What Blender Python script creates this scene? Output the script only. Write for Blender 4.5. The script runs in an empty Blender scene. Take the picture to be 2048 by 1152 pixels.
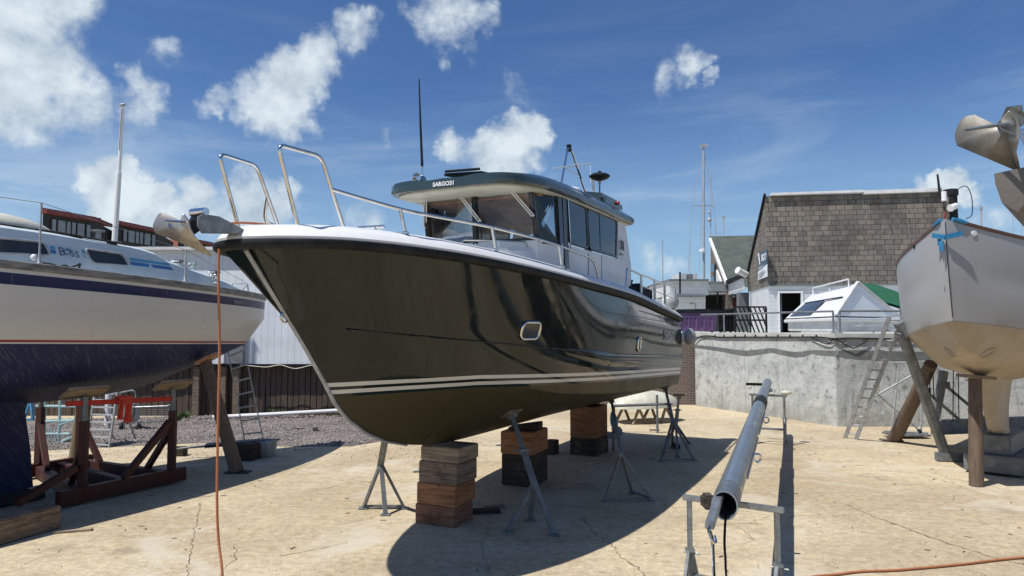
import bpy, bmesh, math, random
from mathutils import Vector, Matrix, Quaternion
from mathutils.bvhtree import BVHTree
random.seed(7)
S = bpy.context.scene
COL = S.collection
rad = math.radians

# ------------------------------------------------------------------ camera
F, HZ, EYE = 1400.0, 657.0, 2.6          # focal length in photo pixels, horizon row, eye height
PITCH = math.atan((HZ - 576) / F)
cd = bpy.data.cameras.new('camera'); cam = bpy.data.objects.new('camera', cd); COL.objects.link(cam)
cd.sensor_width = 36.0; cd.lens = F / 2048 * 36.0; cd.clip_start = 0.05; cd.clip_end = 4000
cam.location = (0, 0, EYE); cam.rotation_euler = (math.pi / 2 + PITCH, 0, 0)
S.camera = cam

# ------------------------------------------------------------------ measuring helpers
CP, SP = math.cos(PITCH), math.sin(PITCH)
def ray(px, py):
    x = (px - 1024) / F; v = (576 - py) / F
    d = Vector((x, CP - v * SP, SP + v * CP)); return d / d.y
def P(px, py, Y): return Vector((0, 0, EYE)) + ray(px, py) * Y
def G(px, py, z=0.0):
    r = ray(px, py); return Vector((0, 0, EYE)) + r * ((z - EYE) / r.z)
class Frame:                                   # local axes: x = sideways, y = along, z = up
    def __init__(s, ox, oy, deg):
        s.O = Vector((ox, oy, 0)); p = rad(deg); s.psi = p
        s.a = Vector((math.sin(p), math.cos(p), 0)); s.n = Vector((math.cos(p), -math.sin(p), 0))
    def at(s, px, py, w):
        r = ray(px, py); t = (w + s.O.dot(s.n)) / (r.x * s.n.x + r.y * s.n.y)
        X = Vector((0, 0, EYE)) + r * t; d = X - s.O; d.z = 0
        return Vector((w, d.dot(s.a), X.z))
    def solve(s, px, py, wf, w=1.0):
        for i in range(60):
            q = s.at(px, py, w); w = .6 * w + .4 * wf(q.y)
        return s.at(px, py, w)
    def loc(s, X):
        d = X - s.O; return Vector((d.dot(s.n), d.x * s.a.x + d.y * s.a.y, X.z))
    def world(s, q): return s.O + s.n * q[0] + s.a * q[1] + Vector((0, 0, q[2]))

# ------------------------------------------------------------------ sky, sun, exposure
SHX, SHY = 0.465, 0.28                          # shadow shift per metre of height
ldir = Vector((SHX, SHY, -1)).normalized()
SUN_EL = math.atan(1 / math.hypot(SHX, SHY))
W = bpy.data.worlds.new('World'); S.world = W; W.use_nodes = True
nt = W.node_tree; nt.nodes.clear()
def wn(t, **k):
    n = nt.nodes.new(t)
    for a, b in k.items(): setattr(n, a, b)
    return n
def wl(a, b): nt.links.new(a, b)
def wmath(op, a, b=None, c=None, clamp=False):
    n = wn('ShaderNodeMath', operation=op, use_clamp=clamp)
    for i, q in enumerate((a, b, c)):
        if q is None: continue
        if isinstance(q, (int, float)): n.inputs[i].default_value = q
        else: wl(q, n.inputs[i])
    return n.outputs[0]
out = wn('ShaderNodeOutputWorld'); bg = wn('ShaderNodeBackground'); wl(bg.outputs[0], out.inputs[0])
SKY_STRENGTH = 0.085
bg.inputs[1].default_value = SKY_STRENGTH
sky = wn('ShaderNodeTexSky', sky_type='NISHITA', sun_disc=False, sun_elevation=SUN_EL,
         sun_rotation=math.atan2(-SHX, -SHY), air_density=1.0, dust_density=0.8, ozone_density=2.5)
tc = wn('ShaderNodeTexCoord')
DIR = tc.outputs['Generated']
def warp_dir(scale, detail, amount, src):                # break the round masks up into ragged edges
    n = wn('ShaderNodeTexNoise'); n.inputs['Scale'].default_value = scale; n.inputs['Detail'].default_value = detail; n.inputs['Roughness'].default_value = 0.6; wl(DIR, n.inputs['Vector'])
    s = wn('ShaderNodeVectorMath', operation='SUBTRACT'); wl(n.outputs[1], s.inputs[0]); s.inputs[1].default_value = (.5, .5, .5)
    k = wn('ShaderNodeVectorMath', operation='SCALE'); wl(s.outputs[0], k.inputs[0]); k.inputs['Scale'].default_value = amount
    a = wn('ShaderNodeVectorMath', operation='ADD'); wl(src, a.inputs[0]); wl(k.outputs[0], a.inputs[1]); z = wn('ShaderNodeVectorMath', operation='NORMALIZE'); wl(a.outputs[0], z.inputs[0]); return z.outputs[0]
WDIR = warp_dir(15, 5, 0.085, DIR)
CLOUDS = [(10,40,150,1),(80,140,110,1),(60,200,105,.9),(150,195,75,.8),(100,235,75,.6),(185,240,40,.6),(60,-40,130,1),(-70,120,150,1),
 (290,190,52,.75),(268,232,60,.6),(318,205,36,.75),(250,262,40,.5),
 (590,165,70,1),(560,205,80,1),(640,110,50,.75),(700,60,52,.6),(680,25,36,.6),(500,185,48,.75),(445,212,40,.6),(535,130,34,.65),(590,235,48,.7),(650,150,40,.6),
 (900,20,80,.72),(862,45,45,.5),(950,30,45,.6),(830,5,40,.5),
 (1062,258,44,1),(1020,290,54,1),(915,305,38,.85),(1035,318,50,.9),(975,322,46,.85),(905,275,24,.6),
 (215,350,46,.95),(240,410,66,1),(300,410,56,.95),(345,440,62,.9),(395,385,44,.8),(320,375,26,.9),(270,470,90,.8),(420,430,50,.6),
 (505,385,52,.95),(530,425,66,1),(565,385,40,.8),(480,450,50,.7),
 (1920,362,36,.95),(1885,376,34,.9),(1955,380,28,.7),(1840,385,30,.5),
 (1390,135,34,.48),(1425,165,17,.5),(1330,155,34,.33),(895,125,18,.45),(330,118,30,.4),(1030,180,30,.35),(765,275,26,.35),
 (1345,540,46,.55),(1290,520,50,.4),(1500,530,60,.45),(700,440,60,.45),(1990,430,50,.45)]
mask = None
for (px, py, r, wt) in CLOUDS:
    d = ray(px, py).normalized()
    edge = (ray(px + r * 1.35, py) if px < 1024 else ray(px - r * 1.35, py)).normalized()
    dp = wn('ShaderNodeVectorMath', operation='DOT_PRODUCT'); wl(WDIR, dp.inputs[0]); dp.inputs[1].default_value = d
    mr = wn('ShaderNodeMapRange', interpolation_type='LINEAR'); wl(dp.outputs['Value'], mr.inputs[0])
    mr.inputs[1].default_value = d.dot(edge); mr.inputs[2].default_value = 1.0
    mr.inputs[3].default_value = 0.0; mr.inputs[4].default_value = wt
    mask = mr.outputs[0] if mask is None else wmath('MAXIMUM', mask, mr.outputs[0])
def noise_at(off, scale, detail, rough, dist=0.0, stretch=None):
    m = wn('ShaderNodeMapping'); wl(DIR, m.inputs[0]); m.inputs['Location'].default_value = off
    if stretch: m.inputs['Scale'].default_value = stretch
    n = wn('ShaderNodeTexNoise'); n.inputs['Scale'].default_value = scale; n.inputs['Detail'].default_value = detail
    n.inputs['Roughness'].default_value = rough; n.inputs['Distortion'].default_value = dist
    wl(m.outputs[0], n.inputs['Vector']); return n.outputs[0]
n1 = noise_at((0, 0, 0), 11.0, 12, 0.60, 0.15)
n2 = noise_at((0.012, 0.0, -0.028), 11.0, 12, 0.60, 0.15)
def dens_of(n): return wmath('ADD', wmath('MULTIPLY', mask, 1.6), wmath('MULTIPLY', wmath('SUBTRACT', n, 0.5), 3.4))
d1 = dens_of(n1)
mr = wn('ShaderNodeMapRange', interpolation_type='SMOOTHSTEP'); wl(d1, mr.inputs[0]); mr.inputs[1].default_value = 0.30; mr.inputs[2].default_value = 1.4; mr.inputs[4].default_value = 0.93
gate = wn('ShaderNodeMapRange', interpolation_type='SMOOTHSTEP'); wl(mask, gate.inputs[0]); gate.inputs[1].default_value = 0.0; gate.inputs[2].default_value = 0.40
cover = wmath('MULTIPLY', mr.outputs[0], gate.outputs[0])
shade = wmath('MULTIPLY_ADD', wmath('SUBTRACT', n1, n2), 2.6, 0.66, clamp=True)
cr = wn('ShaderNodeMixRGB'); wl(shade, cr.inputs[0]); cr.inputs[1].default_value = (3.3, 4.3, 5.3, 1); cr.inputs[2].default_value = (7.6, 8.4, 8.9, 1)
# thin high streaks of cirrus, stronger low down
c1 = noise_at((3, 1, 2), 2.6, 8, 0.6, 0.6, (1.0, 1.0, 5.0))
sep = wn('ShaderNodeSeparateXYZ'); wl(DIR, sep.inputs[0])
low = wn('ShaderNodeMapRange'); wl(sep.outputs[2], low.inputs[0]); low.inputs[1].default_value = 0.34; low.inputs[2].default_value = 0.03
low.inputs[3].default_value = 0.05; low.inputs[4].default_value = 0.8
cm = wn('ShaderNodeMapRange', interpolation_type='SMOOTHSTEP'); wl(c1, cm.inputs[0]); cm.inputs[1].default_value = 0.44; cm.inputs[2].default_value = 0.76
cir = wmath('MULTIPLY', cm.outputs[0], low.outputs[0])
hs = wn('ShaderNodeHueSaturation'); hs.inputs['Saturation'].default_value = 1.0; hs.inputs['Value'].default_value = 1.0
tint = wn('ShaderNodeMixRGB', blend_type='MULTIPLY'); tint.inputs[0].default_value = 1; wl(sky.outputs[0], tint.inputs[1]); tint.inputs[2].default_value = (.52, .72, 1.0, 1)
hz1 = wn('ShaderNodeMapRange', interpolation_type='SMOOTHSTEP'); wl(sep.outputs[2], hz1.inputs[0]); hz1.inputs[1].default_value = 0.34; hz1.inputs[2].default_value = 0.02; hz1.inputs[3].default_value = 0.0; hz1.inputs[4].default_value = 0.75
hzm = wn('ShaderNodeMixRGB'); wl(hz1.outputs[0], hzm.inputs[0]); wl(tint.outputs[0], hzm.inputs[1]); hzm.inputs[2].default_value = (3.6, 5.6, 7.6, 1)
wl(hzm.outputs[0], hs.inputs['Color'])
mixc = wn('ShaderNodeMixRGB'); wl(cir, mixc.inputs[0]); wl(hs.outputs[0], mixc.inputs[1]); mixc.inputs[2].default_value = (6.5, 7.6, 8.6, 1)
mixk = wn('ShaderNodeMixRGB'); wl(cover, mixk.inputs[0]); wl(mixc.outputs[0], mixk.inputs[1]); wl(cr.outputs[0], mixk.inputs[2])
wl(mixk.outputs[0], bg.inputs[0])
sl = bpy.data.lights.new('sun', 'SUN'); sun = bpy.data.objects.new('sun', sl); COL.objects.link(sun)
sl.energy = 4.4; sl.angle = rad(0.53); sl.color = (1.0, 0.965, 0.91)
sun.rotation_mode = 'QUATERNION'; sun.rotation_quaternion = Vector((0, 0, -1)).rotation_difference(ldir); sun.location = (-20, -12, 40)
vs = S.view_settings; vs.view_transform = 'Standard'; vs.look = 'None'; vs.exposure = 0.28; vs.gamma = 1.0; vs.use_curve_mapping = False
S.cycles.max_bounces = 8; S.cycles.transparent_max_bounces = 16

# ------------------------------------------------------------------ materials
def newmat(name):
    m = bpy.data.materials.new(name); m.use_nodes = True; t = m.node_tree; t.nodes.clear()
    o = t.nodes.new('ShaderNodeOutputMaterial'); b = t.nodes.new('ShaderNodeBsdfPrincipled'); t.links.new(b.outputs[0], o.inputs[0])
    return m, t, b
class NT:
    def __init__(s, t): s.t = t
    def n(s, ty, ins=None, **k):
        q = s.t.nodes.new(ty)
        for a, b in k.items(): setattr(q, a, b)
        for a, b in (ins or {}).items():
            i = q.inputs[a]
            if hasattr(b, 'is_output'): s.t.links.new(b, i)
            else: i.default_value = b
        return q
    def m(s, op, a, b=0.0, c=0.0, clamp=False): return s.n('ShaderNodeMath', {0: a, 1: b, 2: c}, operation=op, use_clamp=clamp).outputs[0]
    def noise(s, vec, scale, detail=6, rough=.6, dist=0.): return s.n('ShaderNodeTexNoise', {'Vector': vec, 'Scale': scale, 'Detail': detail, 'Roughness': rough, 'Distortion': dist}).outputs[0]
    def mix(s, f, a, b, bt='MIX'): return s.n('ShaderNodeMixRGB', {0: f, 1: a, 2: b}, blend_type=bt).outputs[0]
    def map(s, v, sc, loc=(0, 0, 0), rot=(0, 0, 0)): return s.n('ShaderNodeMapping', {0: v, 'Location': loc, 'Rotation': rot, 'Scale': sc}).outputs[0]
    def ss(s, v, lo, hi, a=0., b=1.): return s.n('ShaderNodeMapRange', {0: v, 1: lo, 2: hi, 3: a, 4: b}, interpolation_type='SMOOTHSTEP').outputs[0]
def c4(c): return (c[0], c[1], c[2], 1)
def pbr(name, col, rough=.5, metal=0., col2=None, scale=3., bump=0., bscale=40., stretch=(1, 1, 1), coat=0., fine=0.25, rvar=.12, contrast=(.3, .7)):
    m, t, b = newmat(name); q = NT(t)
    o = q.n('ShaderNodeTexCoord').outputs['Object']; v = q.map(o, stretch)
    if col2 is None: col2 = tuple(x * .72 for x in col)
    a = q.ss(q.noise(v, scale, 8, .62), contrast[0], contrast[1])
    base = q.mix(a, c4(col), c4(col2))
    f2 = q.noise(v, scale * 9, 5, .7)
    base = q.mix(fine, base, q.mix(1.0, base, q.n('ShaderNodeCombineColor', {0: q.m('MULTIPLY', f2, 2.), 1: q.m('MULTIPLY', f2, 2.), 2: q.m('MULTIPLY', f2, 2.)}).outputs[0], 'MULTIPLY'))
    t.links.new(base, b.inputs['Base Color'])
    t.links.new(q.m('MULTIPLY_ADD', a, rvar, rough - rvar / 2, True), b.inputs['Roughness'])
    b.inputs['Metallic'].default_value = metal
    if coat: b.inputs['Coat Weight'].default_value = coat; b.inputs['Coat Roughness'].default_value = .03
    if bump:
        bn = q.n('ShaderNodeBump', {'Strength': 1.0, 'Distance': bump, 'Height': q.noise(v, bscale, 6, .65)}); t.links.new(bn.outputs[0], b.inputs['Normal'])
    return m
M = {}
M['white'] = pbr('white_gelcoat', (.78, .78, .77), .28, col2=(.70, .70, .69), scale=1.5, fine=.06)
M['white2'] = pbr('weathered_white', (.72, .72, .70), .5, col2=(.56, .56, .54), scale=2, fine=.15)
M['steel'] = pbr('polished_stainless', (.74, .73, .71), .12, 1., col2=(.6, .58, .55), scale=14, fine=.1, rvar=.1)
M['galv'] = pbr('galvanised_steel', (.30, .32, .325), .48, .6, col2=(.17, .182, .19), scale=9, bump=.0006, bscale=60)
M['galvdull'] = pbr('dull_galvanised_steel', (.22, .235, .24), .55, .25, col2=(.13, .14, .145), scale=7, bump=.0008)
M['alu'] = pbr('worn_aluminium', (.44, .455, .47), .5, .2, col2=(.28, .29, .30), scale=8)
M['black'] = pbr('black_rubber', (.010, .0115, .013), .55, col2=(.03, .032, .034), scale=5)
M['blackgloss'] = pbr('black_gloss', (.012, .013, .014), .15, scale=3)
M['dkgreen'] = pbr('dark_green_roof', (.028, .048, .052), .22, col2=(.022, .038, .042), scale=2, coat=.4, fine=.05)
M['navyfab'] = pbr('dark_fabric', (.02, .022, .028), .8, scale=5)
M['brown'] = pbr('tan_headliner', (.52, .26, .14), .6, scale=2)
M['red'] = pbr('rusty_red_paint', (.065, .011, .008), .6, col2=(.04, .013, .01), scale=6, bump=.001)
M['strap'] = pbr('red_webbing', (.52, .035, .02), .7, scale=8)
M['redcloth'] = pbr('red_cloth', (.62, .07, .03), .85, col2=(.5, .05, .03), scale=8)
M['orange'] = pbr('orange_rubber', (.42, .15, .06), .5, col2=(.35, .13, .06), scale=3)
M['woodpost'] = pbr('weathered_pole_wood', (.17, .12, .085), .85, col2=(.095, .07, .052), scale=5, stretch=(6, 6, .5), bump=.004, bscale=14)
def timber(name, c1, c2):                                # sawn baulk: long grain, dark shakes, knots, bleached patches
    m, t, b = newmat(name); q = NT(t); o = q.n('ShaderNodeTexCoord').outputs['Object']; oi = q.n('ShaderNodeObjectInfo').outputs['Random']
    v = q.n('ShaderNodeVectorMath', {0: o, 1: q.n('ShaderNodeCombineXYZ', {0: q.m('MULTIPLY', oi, 31.), 1: q.m('MULTIPLY', oi, 17.), 2: q.m('MULTIPLY', oi, 53.)}).outputs[0]}, operation='ADD').outputs[0]
    g1 = q.noise(q.map(v, (1.0, 1.0, 14), rot=(0, 0, .2)), 2.2, 8, .65, .6); col = q.mix(q.ss(g1, .35, .65), c4(c1), c4(c2))
    g2 = q.noise(q.map(v, (1.3, 1.3, 40), rot=(0, 0, .2)), 2.0, 6, .7, .3); col = q.mix(q.ss(g2, .56, .70, 0, .75), col, c4([x * .28 for x in c1]))
    kn = q.n('ShaderNodeTexVoronoi', {'Vector': v, 'Scale': 4.5}).outputs[0]; col = q.mix(q.ss(kn, .13, .05, 0, .8), col, c4([x * .3 for x in c1]))
    bl = q.noise(v, 2.4, 6, .7); col = q.mix(q.ss(bl, .55, .72, 0, .5), col, (.30, .26, .21, 1)); col = q.mix(q.ss(bl, .44, .30, 0, .55), col, c4([x * .45 for x in c2]))
    t.links.new(col, b.inputs['Base Color']); b.inputs['Roughness'].default_value = .88; b.inputs['Specular IOR Level'].default_value = .2
    bn = q.n('ShaderNodeBump', {'Strength': 1., 'Distance': .008, 'Height': q.m('ADD', g1, q.m('MULTIPLY', q.ss(g2, .56, .7), -1.))}); t.links.new(bn.outputs[0], b.inputs['Normal']); return m
M['t_orange'] = timber('orange_brown_timber', (.38, .19, .095), (.24, .115, .055))
M['t_red'] = timber('red_brown_timber', (.28, .15, .09), (.17, .085, .05))
M['t_grey'] = timber('grey_brown_timber', (.25, .19, .14), (.14, .105, .075))
M['t_dark'] = timber('dark_old_timber', (.075, .06, .048), (.04, .033, .028))
M['t_pale'] = timber('pale_timber', (.36, .285, .20), (.23, .175, .12))
M['greenblk'] = pbr('mossy_timber', (.03, .045, .035), .8, col2=(.018, .02, .018), scale=4, bump=.004)
M['canvas'] = pbr('green_canvas', (.012, .12, .05), .8, scale=4)
M['purple'] = pbr('purple_plastic', (.185, .095, .22), .55, col2=(.14, .07, .17), scale=3)
M['blue'] = pbr('blue_tape', (.03, .20, .38), .5, scale=20)
M['bluepaint'] = pbr('dark_blue_paint', (.015, .035, .09), .5, scale=5)
M['cyan'] = pbr('light_blue_paint', (.10, .36, .58), .5, scale=5)
M['teal'] = pbr('pale_teal_paint', (.35, .52, .54), .5, scale=5)
M['tile'] = pbr('red_clay_tile', (.36, .12, .07), .85, col2=(.24, .08, .05), scale=3, bump=.02, bscale=6)
M['fascia'] = pbr('red_fascia', (.19, .035, .025), .55, scale=4)
M['darkwood'] = pbr('black_stained_cladding', (.02, .018, .016), .7, scale=6, stretch=(8, 8, .5))
M['glassdk'] = pbr('dark_window_glass', (.05, .055, .055), .06, scale=2)
M['greyplastic'] = pbr('grey_fender', (.34, .35, .36), .4, scale=3)
M['cable'] = pbr('black_cable', (.015, .015, .016), .5)
M['cream'] = pbr('cream_gelcoat', (.68, .66, .54), .4, scale=2)
M['concretecap'] = pbr('coping_concrete', (.50, .50, .46), .9, col2=(.38, .38, .35), scale=3, bump=.004)
M['leaf'] = pbr('weed_leaves', (.07, .12, .03), .7, scale=20)
M['stone'] = pbr('gravel_stones', (.30, .26, .24), .9, col2=(.17, .145, .135), scale=9, bump=.003)
M['debris'] = pbr('dry_litter', (.13, .10, .07), .9, scale=9)
M['redlamp'] = pbr('red_lens', (.35, .02, .02), .2)
M['dullbrown'] = pbr('dull_bow_brown', (.16, .14, .12), .5, scale=3)
M['lettersilver'] = pbr('silver_lettering', (.55, .56, .55), .4)
M['letterdark'] = pbr('dark_lettering', (.03, .035, .04), .4)
M['letterwhite'] = pbr('white_lettering', (.8, .8, .8), .5)
M['letterblue'] = pbr('blue_grey_lettering', (.13, .17, .23), .5)
M['signblue'] = pbr('navy_sign', (.02, .045, .085), .4, scale=3)

for nm_ in ('black', 'navyfab', 'cable'):
    [n for n in M[nm_].node_tree.nodes if n.type == 'BSDF_PRINCIPLED'][0].inputs['Specular IOR Level'].default_value = .12
# see-through window glass: tinted transparency plus a mirror share that grows at grazing angles
def glass(name, tint, refl=1.0):
    m = bpy.data.materials.new(name); m.use_nodes = True; t = m.node_tree; t.nodes.clear(); q = NT(t)
    o = q.n('ShaderNodeOutputMaterial'); tr = q.n('ShaderNodeBsdfTransparent', {0: c4(tint)}); gl = q.n('ShaderNodeBsdfGlossy', {'Color': (.9, .92, .95, 1), 'Roughness': .02})
    fr = q.n('ShaderNodeFresnel', {'IOR': 1.55}); mx = q.n('ShaderNodeMixShader', {0: q.m('MULTIPLY', fr.outputs[0], refl, 0, True), 1: tr.outputs[0], 2: gl.outputs[0]})
    t.links.new(mx.outputs[0], o.inputs[0]); return m
M['glass'] = glass('tinted_glass', (.62, .66, .68))
M['glassclear'] = glass('clear_glass', (.95, .96, .96), .6)
M['glassside'] = glass('dark_tinted_glass', (.76, .79, .82), 1.1)

def hull_mat(name, linefn, bands, rough, coat=0., streak=None, wave=0., spec=.5, grime=None):
    """bands: list of (upper limit of value, colour) read on value linefn(q, y, z)"""
    m, t, b = newmat(name); q = NT(t)
    o = q.n('ShaderNodeTexCoord').outputs['Object']; sx = q.n('ShaderNodeSeparateXYZ', {0: o})
    val = linefn(q, sx.outputs[1], sx.outputs[2], o)
    col = c4(bands[-1][1]); 
    for lim, c in reversed(bands[:-1]):
        col = q.mix(q.m('LESS_THAN', val, lim), col, c4(c))
    if streak: col = streak(q, o, val, col)
    t.links.new(col, b.inputs['Base Color']); b.inputs['Roughness'].default_value = rough
    if not isinstance(rough, float): pass
    b.inputs['Specular IOR Level'].default_value = spec
    if coat: b.inputs['Coat Weight'].default_value = coat; b.inputs['Coat Roughness'].default_value = .02
    h = q.noise(o, 1.1, 2, .5)
    if wave:
        bn = q.n('ShaderNodeBump', {'Strength': 1., 'Distance': wave, 'Height': h}); t.links.new(bn.outputs[0], b.inputs['Normal'])
        if coat: t.links.new(bn.outputs[0], b.inputs['Coat Normal'])
    return m, t, b, q, val

# ------------------------------------------------------------------ mesh helpers
class MB:
    def __init__(s): s.v = []; s.f = []; s.m = []
    def add(s, vs, fs, mi=0):
        k = len(s.v); s.v += [Vector(x) for x in vs]; s.f += [tuple(i + k for i in f) for f in fs]; s.m += [mi] * len(fs); return s
    def box(s, c, size, R=None, mi=0):
        hx, hy, hz = size[0] / 2, size[1] / 2, size[2] / 2; c = Vector(c)
        vs = [Vector((x, y, z)) for x in (-hx, hx) for y in (-hy, hy) for z in (-hz, hz)]
        if R is not None: vs = [R @ x for x in vs]
        return s.add([c + x for x in vs], [(0, 1, 3, 2), (4, 6, 7, 5), (0, 4, 5, 1), (2, 3, 7, 6), (0, 2, 6, 4), (1, 5, 7, 3)], mi)
    def beam(s, p, q, w, h, up=(0, 0, 1), mi=0):
        p = Vector(p); q = Vector(q); d = (q - p); L = d.length; d.normalize(); up = Vector(up)
        x = d.cross(up)
        if x.length < 1e-4: x = d.cross(Vector((1, 0, 0)))
        x.normalize(); u = x.cross(d)
        R = Matrix((x, d, u)).transposed()
        return s.box((p + q) / 2, (w, L, h), R, mi)
    def tube(s, pts, r, n=8, closed=False, caps=True, mi=0):
        pts = [Vector(p) for p in pts]; N = len(pts); rr = r if isinstance(r, (list, tuple)) else [r] * N
        k = len(s.v); fr = None
        for i, p in enumerate(pts):
            a = pts[(i - 1) % N] if (closed or i > 0) else p; b = pts[(i + 1) % N] if (closed or i < N - 1) else p
            t = (b - a).normalized()
            if fr is None: fr = t.orthogonal().normalized()
            fr = (fr - t * fr.dot(t)); fr = fr.normalized() if fr.length > 1e-6 else t.orthogonal().normalized()
            bn = t.cross(fr)
            for j in range(n):
                an = 2 * math.pi * j / n; s.v.append(p + (fr * math.cos(an) + bn * math.sin(an)) * rr[i])
        for i in range(N if closed else N - 1):
            for j in range(n):
                a = k + i * n + j; b = k + i * n + (j + 1) % n; c = k + ((i + 1) % N) * n + (j + 1) % n; d = k + ((i + 1) % N) * n + j
                s.f.append((a, b, c, d)); s.m.append(mi)
        if caps and not closed:
            s.f.append(tuple(k + j for j in reversed(range(n)))); s.f.append(tuple(k + (N - 1) * n + j for j in range(n))); s.m += [mi, mi]
        return s
    def grid(s, rows, closed=False, mi=0):
        k = len(s.v); nc = len(rows[0])
        for r in rows: s.v += [Vector(x) for x in r]
        for i in range(len(rows) - 1):
            for j in range(nc if closed else nc - 1):
                j2 = (j + 1) % nc; s.f.append((k + i * nc + j, k + i * nc + j2, k + (i + 1) * nc + j2, k + (i + 1) * nc + j)); s.m.append(mi)
        return s
    def prism(s, poly, vec, mi=0):
        n = len(poly); a = [Vector(p) for p in poly]; b = [p + Vector(vec) for p in a]
        fs = [tuple(range(n)), tuple(n + i for i in reversed(range(n)))] + [(i, i + n, (i + 1) % n + n, (i + 1) % n) for i in range(n)]
        return s.add(a + b, fs, mi)
    def lathe(s, p, axis, prof, n=20, mi=0):
        p = Vector(p); ax = Vector(axis).normalized(); x = ax.orthogonal().normalized(); y = ax.cross(x)
        rows = [[p + ax * h + (x * math.cos(2 * math.pi * j / n) + y * math.sin(2 * math.pi * j / n)) * r for j in range(n)] for r, h in prof]
        k = len(s.v); s.grid(rows, True, mi)
        for i, rv in ((0, True), (len(prof) - 1, False)):
            if prof[i][0] > 1e-4:
                idx = [k + i * n + j for j in range(n)]; s.f.append(tuple(reversed(idx)) if rv else tuple(idx)); s.m.append(mi)
        return s
    def ball(s, c, r, n=14, sc=(1, 1, 1)):
        c = Vector(c); rows = []
        for i in range(n // 2 + 1):
            th = math.pi * i / (n // 2)
            rows.append([c + Vector((r * sc[0] * math.sin(th) * math.cos(2 * math.pi * j / n), r * sc[1] * math.sin(th) * math.sin(2 * math.pi * j / n), r * sc[2] * math.cos(th))) for j in range(n)])
        return s.grid(rows, True)
    def rock(s, c, r, sq=.6):
        c = Vector(c); vs = [(1, 0, 0), (-1, 0, 0), (0, 1, 0), (0, -1, 0), (0, 0, sq), (0, 0, -sq)]
        R = Matrix.Rotation(random.random() * 6.28, 3, 'Z') @ Matrix.Rotation(random.uniform(-.4, .4), 3, 'X')
        vs = [c + (R @ (Vector(v) * r * random.uniform(.7, 1.25))) for v in vs]
        return s.add(vs, [(0, 2, 4), (2, 1, 4), (1, 3, 4), (3, 0, 4), (2, 0, 5), (1, 2, 5), (3, 1, 5), (0, 3, 5)])
    def build(s, name, mat, parent=None, bevel=0., world=False, smooth=35, seg=2):
        me = bpy.data.meshes.new(name); vs = s.v
        base = Vector((0, 0, 0))
        if parent is not None and world:
            Mi = MAT[parent.name].inverted(); vs = [Mi @ v for v in vs]
        me.from_pydata([tuple(v) for v in vs], [], s.f)
        mats = mat if isinstance(mat, (list, tuple)) else [mat]
        for m_ in mats: me.materials.append(M[m_] if isinstance(m_, str) else m_)
        for p, i in zip(me.polygons, s.m): p.material_index = i
        bm = bmesh.new(); bm.from_mesh(me)
        bmesh.ops.remove_doubles(bm, verts=bm.verts, dist=1e-5)
        bmesh.ops.recalc_face_normals(bm, faces=bm.faces)
        if bevel:
            ed = [e for e in bm.edges if len(e.link_faces) == 2 and e.calc_face_angle(0) > rad(30)]
            bmesh.ops.bevel(bm, geom=ed, offset=bevel, segments=seg, affect='EDGES', clamp_overlap=True)
        bm.to_mesh(me); bm.free()
        for p in me.polygons: p.use_smooth = True
        me.set_sharp_from_angle(angle=rad(smooth))
        o = bpy.data.objects.new(name, me); COL.objects.link(o)
        if parent is not None: o.parent = parent; MAT[o.name] = MAT[parent.name]
        else: MAT[o.name] = Matrix()
        return o
MAT = {}
def tag(o, label, cat, group=None):
    o['label'] = label; o['category'] = cat
    if group: o['group'] = group
    return o
def thing(name, label, cat, loc=(0, 0, 0), rz=0., group=None):
    o = bpy.data.objects.new(name, None); COL.objects.link(o); o.location = loc; o.rotation_euler = (0, 0, rz); o.empty_display_size = .3
    MAT[o.name] = Matrix.Translation(Vector(loc)) @ Matrix.Rotation(rz, 4, 'Z')
    return tag(o, label, cat, group)
def solo(mb, name, mat, label, cat, group=None, kind=None, **k):     # one-mesh thing with its origin at its base
    xs = [v.x for v in mb.v]; ys = [v.y for v in mb.v]; zs = [v.z for v in mb.v]
    base = Vector(((min(xs) + max(xs)) / 2, (min(ys) + max(ys)) / 2, min(zs)))
    mb.v = [v - base for v in mb.v]
    o = mb.build(name, mat, None, **k); o.location = base; MAT[o.name] = Matrix.Translation(base)
    if kind: o['kind'] = kind
    if label: tag(o, label, cat, group)
    return o
def struct(mb, name, mat, kind='structure', **k):
    o = mb.build(name, mat, **k); o['kind'] = kind; return o
def rounded(pts, r, n=5, closed=False):
    pts = [Vector(p) for p in pts]; outp = []; N = len(pts)
    for i, p in enumerate(pts):
        if not closed and i in (0, N - 1): outp.append(p); continue
        a = pts[(i - 1) % N]; b = pts[(i + 1) % N]; da = (a - p); db = (b - p)
        rr = min(r, da.length * .48, db.length * .48); A = p + da.normalized() * rr; Bq = p + db.normalized() * rr
        for k in range(n + 1):
            t = k / n; outp.append(A * (1 - t) ** 2 + p * 2 * t * (1 - t) + Bq * t * t)
    return outp
def smoothpath(pts, n=8):
    pts = [Vector(p) for p in pts]; o = []
    for i in range(len(pts) - 1):
        p0 = pts[max(i - 1, 0)]; p1 = pts[i]; p2 = pts[i + 1]; p3 = pts[min(i + 2, len(pts) - 1)]
        for k in range(n):
            t = k / n; o.append(.5 * ((2 * p1) + (p2 - p0) * t + (2 * p0 - 5 * p1 + 4 * p2 - p3) * t * t + (3 * p1 - p0 - 3 * p2 + p3) * t ** 3))
    o.append(pts[-1]); return o
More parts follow.
